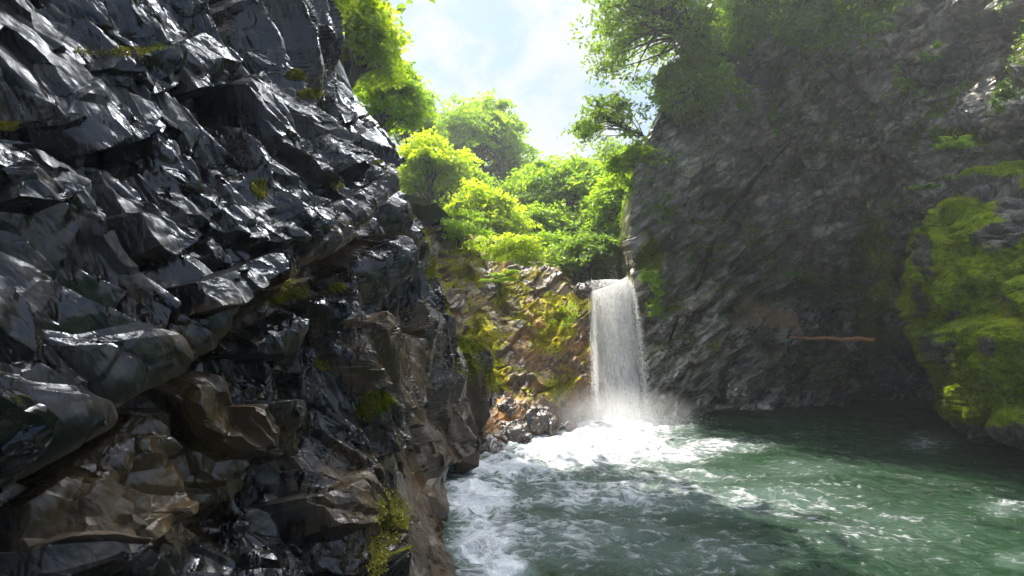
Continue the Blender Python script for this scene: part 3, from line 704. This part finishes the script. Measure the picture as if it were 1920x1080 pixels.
sx = np.linspace(-1, 1, 30); sy = np.linspace(0, 10, 60)
SX, SY = np.meshgrid(sx, sy)
SP_ = np.stack([cxm + SX * (hwm + 0.05 * SY) + 0.12 * SY, LIPY + 0.9 + SY, ZL + 0.03 + 0.05 * SY], -1)
SP_[..., 2] += 0.05 * fbm(SP_.reshape(-1, 3) * 2, 3, 5).reshape(SX.shape)
stream = gridmesh('stream_water', SP_, M_water, dict(foam=np.full(SX.size, .6), crest=np.zeros(SX.size))); stream['kind'] = 'structure'

# ------------------------------------------------------------------ hillside behind
gx = np.linspace(-40, 45, 220); gy = np.linspace(14.6, 95, 220)
GX, GY = np.meshgrid(gx, gy)
d = GY - 15
cen = 3.3 + 0.15 * d
ZG = 4.3 + 0.62 * np.clip(d - 2, 0, 60) * 1.0 - 0.75 * np.clip(d - 18, 0, 60)
side_l = np.clip(cen - 1.0 - GX, 0, 30); side_r = np.clip(GX - cen - 0.9, 0, 30)
ZG = ZG * (0.25 + 0.75 * sstep(0, 5, np.maximum(side_l, side_r)) + 0) + np.minimum(side_l, 6) * 0.55 + np.minimum(side_r, 9) * 0.9
ZG = np.where(d > 12, np.maximum(ZG, 4.0 + 0.62 * (np.minimum(d, 20) - 4)), ZG)
GP = np.stack([GX, GY, ZG], -1); GP[..., 2] += 0.6 * fbm(GP.reshape(-1, 3) * 0.4, 4, 77).reshape(GX.shape)
hill = gridmesh('hillside', GP, M_soil, dict(moss=np.clip(0.45 + 0.5 * fbm(GP.reshape(-1, 3) * 0.3, 3, 78), 0, 1), ochre=np.zeros(GX.size))); hill['kind'] = 'structure'
def ground(x, y):
    j = int(np.clip(np.searchsorted(gx, x), 0, 219)); i = int(np.clip(np.searchsorted(gy, y), 0, 219)); return GP[i, j, 2]


# ------------------------------------------------------------------ trees
def tubes(lines, sides=7):
    V, Q, n0 = [], [], 0
    for pts, rad in lines:
        pts = np.asarray(pts, float); rad = np.asarray(rad, float); m = len(pts)
        T = np.gradient(pts, axis=0); T /= np.linalg.norm(T, axis=1)[:, None] + 1e-9
        ref = np.array([0.31, 0.17, 0.93]) if abs(T[0, 2]) < 0.9 else np.array([1.0, 0.1, 0.0])
        A = np.cross(T, ref); A /= np.linalg.norm(A, axis=1)[:, None]; B = np.cross(T, A)
        an = np.linspace(0, 2 * np.pi, sides, endpoint=False)
        V.append((pts[:, None] + rad[:, None, None] * (np.cos(an)[None, :, None] * A[:, None] + np.sin(an)[None, :, None] * B[:, None])).reshape(-1, 3))
        i = np.arange(m * sides).reshape(m, sides); j = np.roll(i, -1, 1)
        Q.append(np.stack([i[:-1], j[:-1], j[1:], i[1:]], -1).reshape(-1, 4) + n0); n0 += m * sides
    return np.concatenate(V), np.concatenate(Q)


def bend(a, b, n, wob, r, sag=0.0):
    t = np.linspace(0, 1, n)[:, None]; p = a + (b - a) * t
    w = r.normal(size=3) * wob; p = p + np.sin(np.pi * t) * w[None] + np.sin(2 * np.pi * t) * (r.normal(size=3) * wob * .5)[None]
    p[:, 2] += sag * np.sin(np.pi * t[:, 0]); return p


def tree(name, base, centre, rad, mat, label, seed, boughs=40, per=170, leaf=0.16, bough=0.9, flat=0.32, trunk=0.14, group=None, shell=0.55, cat='tree', limb=0.35, hang=0.0, trunks=1):
    """tapered trunk, limbs to each bough, and boughs of separate leaves"""
    r = np.random.default_rng(seed); per = int(per * 0.85); boughs = int(boughs * 1.5); bough = bough * 0.78; leaf = leaf * 1.35; base = np.asarray(base, float); centre = np.asarray(centre, float); rad = np.asarray(rad, float)
    root = empty(name, base, label, cat, group)
    d = r.normal(size=(boughs, 3)); d /= np.linalg.norm(d, axis=1)[:, None]
    rr = (shell + (1 - shell) * r.random(boughs)) ** 0.7
    d[:, 2] = np.where(d[:, 2] < -0.55, -d[:, 2] * 0.5, d[:, 2])
    C = centre + d * rr[:, None] * rad * (0.85 + 0.3 * r.random((boughs, 1)))
    lines = []
    for tnk in range(trunks):
        off = r.normal(size=3) * np.array([.5, .5, 0]) * (tnk > 0)
        top = centre + np.array([0, 0, 0.35 * rad[2]]) + off * 2
        tp = bend(base + off, top, 12, 0.05 * np.linalg.norm(top - base), r)
        tp[0] = base + off - np.array([0, 0, 0.25])
        lines.append((tp, np.linspace(trunk, trunk * 0.25, 12)))
    for i in range(boughs):
        if r.random() > limb + 0.35: continue
        s = lines[r.integers(trunks)][0]; k = int(np.clip(4 + 7 * r.random(), 4, 10)); a = s[k]
        b = bend(a, C[i], 7, 0.06 * np.linalg.norm(C[i] - a), r, 0.05 * np.linalg.norm(C[i] - a))
        lines.append((b, np.linspace(trunk * 0.35, trunk * 0.05, 7)))
    V, Q = tubes(lines); rawmesh('trunk', V - base, Q, M_bark, None, root)
    # leaves: each bough a ragged, slightly tilted plate made of several smaller sprays
    L, NN = [], []
    for i in range(boughs):
        m = max(20, int(per * r.uniform(0.5, 1.5))); br = bough * r.uniform(0.6, 1.3)
        ns = 5; sc = r.normal(size=(ns, 3)) * np.array([.55, .55, .55 * flat]) * br
        p = sc[r.integers(0, ns, m)] + r.normal(size=(m, 3)) * np.array([.34, .34, .34 * flat]) * br
        tilt = np.array([0, 0, 1.0]) + 0.35 * r.normal(size=3) + 0.35 * d[i]; tilt /= np.linalg.norm(tilt)
        p[:, 2] -= (p[:, 0] * tilt[0] + p[:, 1] * tilt[1]) * 0.6 + 0.12 * (p[:, 0] ** 2 + p[:, 1] ** 2) / br
        p[:, 2] -= hang * np.abs(r.normal(size=m)) * br
        L.append(C[i] + p); NN.append(tilt[None] + 0.55 * r.normal(size=(m, 3)))
    L = np.concatenate(L); NN = np.concatenate(NN); NN /= np.linalg.norm(NN, axis=1)[:, None]
    kites('crown', L - base, NN, leaf * r.uniform(0.6, 1.25, len(L)), mat, root, rg=r)
    return root


def tree_px(name, px, py, y, rx, rz, mat, label, seed, basepx=None, basepy=None, basey=None, ry=None, **kw):
    c = at(np.array(float(px)), np.array(float(py)), np.array(float(y))); s = y / F
    b = at(np.array(float(basepx if basepx is not None else px)), np.array(float(basepy if basepy is not None else py + rz * 1.4)), np.array(float(basey or y)))
    return tree(name, b, c, (rx * s, (ry or rx) * s, rz * s), mat, label, seed, **kw)


G1 = 'trees on the slope behind the waterfall'
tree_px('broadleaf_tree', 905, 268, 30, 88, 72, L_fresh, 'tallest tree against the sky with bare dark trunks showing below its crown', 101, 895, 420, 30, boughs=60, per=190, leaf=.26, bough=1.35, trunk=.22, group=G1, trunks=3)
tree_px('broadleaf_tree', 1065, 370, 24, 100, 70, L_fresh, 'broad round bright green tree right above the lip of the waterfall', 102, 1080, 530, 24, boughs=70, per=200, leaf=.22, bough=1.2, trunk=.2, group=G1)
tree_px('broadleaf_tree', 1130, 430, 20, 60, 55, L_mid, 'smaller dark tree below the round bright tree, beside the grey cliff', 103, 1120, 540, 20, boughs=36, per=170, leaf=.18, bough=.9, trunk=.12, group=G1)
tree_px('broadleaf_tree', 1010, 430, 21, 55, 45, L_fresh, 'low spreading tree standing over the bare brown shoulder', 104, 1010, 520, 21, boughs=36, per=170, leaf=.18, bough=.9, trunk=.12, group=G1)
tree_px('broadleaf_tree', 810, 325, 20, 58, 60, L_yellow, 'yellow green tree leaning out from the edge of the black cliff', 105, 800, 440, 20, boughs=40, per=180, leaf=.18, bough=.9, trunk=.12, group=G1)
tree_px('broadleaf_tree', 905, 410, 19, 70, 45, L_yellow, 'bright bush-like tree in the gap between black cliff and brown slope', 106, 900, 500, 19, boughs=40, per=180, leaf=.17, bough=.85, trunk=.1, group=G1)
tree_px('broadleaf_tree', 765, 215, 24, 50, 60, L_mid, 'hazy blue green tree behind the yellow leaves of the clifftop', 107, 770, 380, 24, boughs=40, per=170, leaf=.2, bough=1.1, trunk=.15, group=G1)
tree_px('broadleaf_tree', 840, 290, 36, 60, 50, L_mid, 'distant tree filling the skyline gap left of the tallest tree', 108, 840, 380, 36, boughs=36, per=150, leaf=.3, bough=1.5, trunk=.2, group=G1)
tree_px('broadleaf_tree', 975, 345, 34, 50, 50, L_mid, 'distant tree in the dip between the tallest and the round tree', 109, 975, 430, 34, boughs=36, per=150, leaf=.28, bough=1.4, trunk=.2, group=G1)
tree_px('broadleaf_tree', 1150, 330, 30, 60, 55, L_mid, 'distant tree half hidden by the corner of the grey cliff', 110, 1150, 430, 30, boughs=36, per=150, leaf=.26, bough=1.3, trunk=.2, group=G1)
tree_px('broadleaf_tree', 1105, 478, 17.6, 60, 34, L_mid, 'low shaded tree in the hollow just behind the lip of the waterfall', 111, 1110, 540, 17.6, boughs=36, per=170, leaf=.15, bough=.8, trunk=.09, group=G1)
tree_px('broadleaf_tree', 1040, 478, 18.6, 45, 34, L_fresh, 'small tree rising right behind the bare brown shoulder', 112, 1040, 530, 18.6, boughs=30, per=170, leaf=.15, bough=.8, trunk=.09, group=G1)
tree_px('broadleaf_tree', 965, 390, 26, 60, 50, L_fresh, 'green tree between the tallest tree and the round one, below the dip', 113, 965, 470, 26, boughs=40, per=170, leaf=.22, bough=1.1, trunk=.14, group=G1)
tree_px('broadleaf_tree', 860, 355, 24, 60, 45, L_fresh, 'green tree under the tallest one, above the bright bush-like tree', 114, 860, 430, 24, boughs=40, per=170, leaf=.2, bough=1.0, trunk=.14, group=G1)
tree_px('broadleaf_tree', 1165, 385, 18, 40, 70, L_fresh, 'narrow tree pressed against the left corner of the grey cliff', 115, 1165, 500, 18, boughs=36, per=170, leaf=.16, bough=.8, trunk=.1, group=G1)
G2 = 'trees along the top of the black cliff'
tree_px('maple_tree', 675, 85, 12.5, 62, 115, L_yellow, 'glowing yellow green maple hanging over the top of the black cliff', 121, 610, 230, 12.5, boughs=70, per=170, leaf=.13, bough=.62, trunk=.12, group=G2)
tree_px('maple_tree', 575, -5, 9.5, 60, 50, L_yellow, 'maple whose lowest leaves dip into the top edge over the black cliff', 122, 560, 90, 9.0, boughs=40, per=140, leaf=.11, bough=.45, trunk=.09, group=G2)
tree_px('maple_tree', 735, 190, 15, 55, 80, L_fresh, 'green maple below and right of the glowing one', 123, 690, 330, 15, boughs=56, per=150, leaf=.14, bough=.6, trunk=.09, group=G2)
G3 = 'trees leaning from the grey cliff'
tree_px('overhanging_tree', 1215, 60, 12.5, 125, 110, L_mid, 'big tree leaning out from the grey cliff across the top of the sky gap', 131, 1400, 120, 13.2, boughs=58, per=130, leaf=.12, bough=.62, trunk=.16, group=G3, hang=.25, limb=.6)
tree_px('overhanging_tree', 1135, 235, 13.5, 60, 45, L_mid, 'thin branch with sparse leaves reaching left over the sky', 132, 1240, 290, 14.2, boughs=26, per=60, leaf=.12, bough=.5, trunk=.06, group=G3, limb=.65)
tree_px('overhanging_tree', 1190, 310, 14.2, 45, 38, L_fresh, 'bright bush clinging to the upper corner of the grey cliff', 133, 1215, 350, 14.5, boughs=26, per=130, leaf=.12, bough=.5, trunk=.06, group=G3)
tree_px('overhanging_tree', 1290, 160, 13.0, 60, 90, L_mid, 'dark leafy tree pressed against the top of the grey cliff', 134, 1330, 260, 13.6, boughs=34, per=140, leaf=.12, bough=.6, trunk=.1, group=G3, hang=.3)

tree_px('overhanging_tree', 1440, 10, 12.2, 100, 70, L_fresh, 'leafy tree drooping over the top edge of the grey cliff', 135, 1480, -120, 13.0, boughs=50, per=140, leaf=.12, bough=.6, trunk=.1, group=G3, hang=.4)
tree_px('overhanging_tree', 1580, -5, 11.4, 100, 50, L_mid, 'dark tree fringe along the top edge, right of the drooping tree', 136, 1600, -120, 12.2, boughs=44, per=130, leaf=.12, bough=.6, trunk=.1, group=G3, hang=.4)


# unseen trees added above the frame to shade the near pool and mossy bulge
for i, (x, y, z, r_) in enumerate([(-4.4, 8.6, 14.6, 2.3), (-4.6, 6.0, 13.6, 2.3), (-4.6, 3.4, 12.6, 2.4), (-5.0, 0.6, 11.4, 2.4), (4.9, 11.0, 16.6, 1.2)]):
    bx_ = -7.5 if x < 2 else 12.5
    tree('broadleaf_tree', (bx_, y, 12.5), (x, y, z), (r_, r_, 1.3), L_mid, 'unseen leafy tree added over the near gorge for its shade', 150 + i, boughs=34, per=120, leaf=.30, bough=1.3, trunk=.25, group='unseen trees added to shade the near gorge')


# ------------------------------------------------------------------ shrubs, ferns and moss cushions
def clump(name, px, py, y, rx, rz, mat, label, seed, n=900, leaf=.1, group=None, cat='shrub', droop=(0, 0, -.5)):
    c = at(np.array(float(px)), np.array(float(py)), np.array(float(y))); s = y / F; r = np.random.default_rng(seed)
    root = empty(name, c, label, cat, group)
    ns = max(5, int(n / 90)); sc = r.normal(size=(ns, 3)) * np.array([rx, rx * .5, rz]) * s * .5
    p = sc[r.integers(0, ns, n)] + r.normal(size=(n, 3)) * np.array([rx, rx * .6, rz * .6]) * s * .22
    nn = np.array([0, -.35, .9]) + .55 * r.normal(size=(n, 3)); nn /= np.linalg.norm(nn, axis=1)[:, None]
    kites('foliage', p, nn, leaf * r.uniform(.6, 1.3, n), mat, root, rg=r, droop=np.array(droop) + 0 * p, aspect=.5)
    stems = [(bend(np.array([0, .25, -.35 * rz * s]) , sc[i], 5, .03, r), np.linspace(.012, .004, 5)) for i in range(ns)]
    V, Q = tubes(stems, 4); rawmesh('stem', V, Q, M_bark, None, root)
    return root


G4 = 'shrubs on the brown slope'
clump('leafy_shrub', 950, 462, 13.6, 55, 22, L_yellow, 'widest sunny shrub spilling over the top of the brown slope', 201, 2600, .12, G4)
clump('leafy_shrub', 985, 490, 13.6, 30, 12, L_yellow, 'grassy tuft on the brown shoulder right of the widest shrub', 202, 900, .10, G4)
clump('leafy_shrub', 940, 520, 12.8, 28, 9, L_fresh, 'flat green sprig on the upper brown slope under the widest shrub', 203, 700, .10, G4)
clump('leafy_shrub', 870, 425, 14.5, 45, 22, L_fresh, 'shrub tucked behind the shoulder of the black cliff', 204, 1600, .13, G4)
clump('leafy_shrub', 1060, 600, 13.0, 24, 22, L_yellow, 'moss-green sprig in the middle of the brown slope near the fall', 205, 700, .08, G4)
G5 = 'plants growing from the grey cliff'
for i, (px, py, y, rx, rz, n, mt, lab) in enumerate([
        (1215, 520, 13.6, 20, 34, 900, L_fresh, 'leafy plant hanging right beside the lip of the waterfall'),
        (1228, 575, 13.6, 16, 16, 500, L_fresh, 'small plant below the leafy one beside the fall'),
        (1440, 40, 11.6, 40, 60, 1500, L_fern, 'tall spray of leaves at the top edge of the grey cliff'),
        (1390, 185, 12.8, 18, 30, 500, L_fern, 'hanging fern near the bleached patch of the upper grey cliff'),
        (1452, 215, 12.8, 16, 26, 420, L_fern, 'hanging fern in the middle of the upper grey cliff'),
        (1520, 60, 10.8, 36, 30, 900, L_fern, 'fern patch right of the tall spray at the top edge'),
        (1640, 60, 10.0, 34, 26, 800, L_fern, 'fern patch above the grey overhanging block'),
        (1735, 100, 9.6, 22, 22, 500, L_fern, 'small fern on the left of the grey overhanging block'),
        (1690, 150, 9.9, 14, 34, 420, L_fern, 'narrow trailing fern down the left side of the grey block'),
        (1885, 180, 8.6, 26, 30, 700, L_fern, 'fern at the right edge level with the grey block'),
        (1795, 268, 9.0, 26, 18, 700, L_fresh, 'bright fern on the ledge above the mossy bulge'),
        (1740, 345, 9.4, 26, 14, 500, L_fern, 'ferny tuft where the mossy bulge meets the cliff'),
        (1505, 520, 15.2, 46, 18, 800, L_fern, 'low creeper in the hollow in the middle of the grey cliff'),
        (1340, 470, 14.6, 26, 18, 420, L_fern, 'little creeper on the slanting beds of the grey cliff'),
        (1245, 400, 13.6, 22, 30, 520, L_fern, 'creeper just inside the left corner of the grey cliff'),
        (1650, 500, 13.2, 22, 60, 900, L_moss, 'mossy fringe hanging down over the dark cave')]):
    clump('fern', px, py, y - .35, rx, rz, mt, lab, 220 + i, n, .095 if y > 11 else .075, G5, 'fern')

wR = sstep(-0.05, 0.45, fbm(PR_.reshape(-1, 3) * 0.7, 3, 95)) * (0.2 + sstep(-.2, .5, NR_.reshape(-1, 3)[:, 2])) * (0.35 + 0.65 * (1 - sstep(420, 640, PYR.ravel()))) * (PYR.ravel() < 720)
c_, n_, i_ = scatter(PR_, NR_, wR, 32000)
nn = n_ * .5 + np.array([0, 0, .6]) + .5 * rng.normal(size=n_.shape); nn /= np.linalg.norm(nn, axis=1)[:, None]
cr_ = kites('undergrowth', c_ + n_ * .04 + rng.normal(size=c_.shape) * .05, nn, rng.uniform(.05, .15, len(c_)), L_mid, droop=np.array([0, 0, -.7]) + n_ * .4)
tag(cr_, 'tiny creeping leaves scattered all over the grey cliff', 'creeper', kind='stuff')
wM = np.clip(AR['moss'] - .25, 0, 1) * (PYR.ravel() < 760) * (PXR.ravel() > 1195); c_, n_, i_ = scatter(PR_, NR_, wM, 36000)
nn = n_ * .8 + .5 * rng.normal(size=n_.shape); nn /= np.linalg.norm(nn, axis=1)[:, None]
mr = kites('moss', c_ + n_ * .01, nn, rng.uniform(.02, .06, len(c_)), L_moss)
tag(mr, 'green moss in the cracks and ledges of the grey cliff', 'moss', kind='stuff')
wB = np.clip(moB * mnoise - 0.3, 0, 1); c_, n_, i_ = scatter(PB, NB, wB.reshape(PB.shape[:2]), 22000)
nn = n_ * .8 + .5 * rng.normal(size=n_.shape); nn /= np.linalg.norm(nn, axis=1)[:, None]
mb = kites('moss', c_ + n_ * .01, nn, rng.uniform(.03, .08, len(c_)), L_mossy, droop=np.array([0, 0, -.5]) + n_ * .5)
tag(mb, 'golden moss growing over the sunlit brown slope', 'moss', kind='stuff')

wL = np.clip(AL['moss'] - .3, 0, 1) * (PXL.ravel() > 730); c_, n_, i_ = scatter(PL, NL, wL, 16000)
nn = n_ * .8 + .5 * rng.normal(size=n_.shape); nn /= np.linalg.norm(nn, axis=1)[:, None]
ml = kites('moss', c_ + n_ * .01, nn, rng.uniform(.02, .06, len(c_)), L_mossy)
tag(ml, 'golden moss along the far edge of the black cliff', 'moss', kind='stuff')

# moss cushions on the black cliff
CUSH = [(690, 758, 'long upright moss cushion near the middle foot of the black cliff', 16, 40), (733, 968, 'large moss cushion low down beside the pool on the black cliff', 26, 44), (708, 1052, 'moss cushion at the bottom edge below the large one', 16, 44),
        (553, 546, 'round moss cushion at the tip of the big dark block', 20, 14), (627, 346, 'moss spot under the chipped upper ledges', 15, 10), (487, 352, 'moss cushion in a notch right of the shiny slab', 14, 18),
        (553, 142, 'upper of the two moss pads on the high ledges', 20, 9), (580, 177, 'lower of the two moss pads on the high ledges', 22, 9), (225, 97, 'long strip of moss along the top of a block at upper left', 70, 10),
        (14, 237, 'moss lip at the far left edge of the picture', 24, 8), (608, 682, 'small moss dot above the long upright cushion', 16, 10), (632, 541, 'small moss dot right of the big dark block', 12, 8)]
for i, (px, py, lab, rx, rz) in enumerate(CUSH):
    qx, qy = pix(PL.reshape(-1, 3))
    qx = np.where(PL.reshape(-1, 3)[:, 1] > .3, qx, -999)
    wt = np.exp(-(((qx - px) / rx) ** 2 + ((qy - py) / rz) ** 2) * 1.4) * (0.3 + sstep(-.3, .6, NL.reshape(-1, 3)[:, 2])); wt[wt < .12] = 0
    if wt.sum() == 0: continue
    c_, n_, i_ = scatter(PL, NL, wt, 2600)
    dist = np.median(c_[:, 1]); b0 = c_.mean(0)
    nn = n_ * .8 + .5 * rng.normal(size=n_.shape); nn /= np.linalg.norm(nn, axis=1)[:, None]
    o = kites('moss_cushion', c_ + n_ * rng.uniform(0, .02, (len(c_), 1)) * dist * .25 - b0, nn, rng.uniform(.004, .009, len(c_)) * dist, L_mossy, droop=n_ + np.array([0, 0, .2]))
    o.location = b0; tag(o, lab, 'moss', 'moss cushions on the black cliff')


# ------------------------------------------------------------------ boulders and the log
def boulder(px, py, y, s, label, seed):
    c = at(np.array(float(px)), np.array(float(py)), np.array(float(y))); n = 90
    th = np.linspace(0, np.pi, n)[:, None]; ph = np.linspace(0, 2 * np.pi, 2 * n)[None]
    S = np.stack([np.sin(th) * np.cos(ph), np.sin(th) * np.sin(ph), np.cos(th) + 0 * ph], -1); f = S.reshape(-1, 3) * np.array(s)
    sc = float(np.mean(s)); q = f + seed * 3.7
    h1, _ = fract(q, frame((sc * .9, sc * .7, sc * .6), 20, 40), seed, .3 * sc, .5 * sc, 0); h2, _ = fract(q, frame((sc * .4, sc * .3, sc * .25), 20, 40), seed + 1, .1 * sc, .2 * sc, 0)
    f = f + S.reshape(-1, 3) * (h1 + h2 + fbm(q * 4 / sc, 3, seed) * .02 * sc)[:, None]
    P = f.reshape(S.shape); P[:, -1] = P[:, 0]; P[0] = P[0].mean(0); P[-1] = P[-1].mean(0)
    nz = -normals(P)[..., 2].ravel()
    o = gridmesh('boulder', P[:, ::-1], M_boulder, dict(moss=np.zeros(nz.size), ochre=np.full(nz.size, .35)))
    o.location = c; return tag(o, label, 'boulder', 'wet boulders round the waterfall')


boulder(1000, 792, 11.4, (.55, .5, .42), 'largest glistening boulder at the foot of the brown slope', 301)
boulder(955, 812, 10.6, (.45, .4, .28), 'low wet boulder left of the largest one at the slope foot', 302)
boulder(905, 845, 9.6, (.42, .4, .30), 'dark boulder at the foam edge next to the black cliff', 303)
boulder(1050, 800, 12.2, (.40, .35, .24), 'boulder between the largest one and the waterfall foot', 304)
boulder(880, 872, 8.8, (.28, .3, .2), 'small boulder against the foot of the black cliff', 305)
boulder(1092, 545, 14.1, (.30, .4, .22), 'rounded rock at the left end of the lip of the waterfall', 308)
boulder(985, 838, 10.5, (.22, .2, .12), 'small stone awash in foam before the largest boulder', 306)
boulder(945, 770, 11.2, (.34, .35, .32), 'boulder perched above the low one, under the mossy slope', 307)

la = at(np.array(1480.), np.array(633.), np.array(14.6)); lb = at(np.array(1640.), np.array(637.), np.array(13.4))
t = np.linspace(0, 1, 30)[:, None]; lp = la + (lb - la) * t
lp[:, 2] += .02 * np.sin(t[:, 0] * 17)
V, Q = tubes([(lp - la, np.linspace(.03, .075, 30) * (1 + .12 * np.sin(np.linspace(0, 40, 30))))], 10)
lg = rawmesh('fallen_log', V, Q, M_log); lg.location = la
tag(lg, 'thin bare orange log lying level across the foot of the grey cliff', 'log')


# ------------------------------------------------------------------ mist and haze
def volume_box(name, c, s, node_fn, label):
    import bmesh
    bm = bmesh.new(); bmesh.ops.create_cube(bm, size=1.0); me = bpy.data.meshes.new(name); bm.to_mesh(me); bm.free()
    me.transform(__import__('mathutils').Matrix.Diagonal((*s, 1)))
    o = bpy.data.objects.new(name, me); COL.objects.link(o); o.location = c
    m, w = new_mat(name); vol = node_fn(w); w.t.links.new(vol.outputs[0], w.n('ShaderNodeOutputMaterial').inputs[1]); me.materials.append(m)
    tag(o, label, 'mist', kind='stuff'); return o


def haze_nodes(w):
    return w.n('ShaderNodeVolumePrincipled', {'Color': (0.93, 0.96, 1.0, 1), 'Density': 0.0022, 'Anisotropy': 0.45})


volume_box('haze', (2.5, 46, 23.5), (90, 104, 52), haze_nodes, 'pale air haze filling the whole gorge')


def mist_nodes(w):
    oc = w.n('ShaderNodeTexCoord').outputs['Object']; pos = w.n('ShaderNodeNewGeometry').outputs['Position']
    sx = w.n('ShaderNodeVectorMath', {0: oc, 1: (1 / 3.0, 1 / 2.2, 1 / 0.95)}, operation='MULTIPLY').outputs[0]
    r = w.n('ShaderNodeVectorMath', {0: sx}, operation='LENGTH').outputs['Value']
    g = w.ramp(r, 0.15, 1.0, 1.0, 0.0)
    n = w.ramp(w.noise(pos, 1.1, 4, 0.6), 0.35, 0.7, 0.15, 1.3)
    return w.n('ShaderNodeVolumePrincipled', {'Color': (0.97, 0.98, 1.0, 1), 'Density': w.math('MULTIPLY', w.math('MULTIPLY', g, n), 0.42), 'Anisotropy': 0.2})


volume_box('mist', (float(FALL[0]) - .45, float(FALL[1]) - 1.0, 0.4), (6.6, 4.6, 2.5), mist_nodes, 'white spray drifting up where the waterfall hits the pool')
cy = scene.cycles
cy.max_bounces = 8; cy.diffuse_bounces = 3; cy.glossy_bounces = 3; cy.transmission_bounces = 4; cy.transparent_max_bounces = 12; cy.volume_bounces = 2
cy.use_denoising = True; cy.volume_step_rate = 2.0; cy.sample_clamp_indirect = 12.0
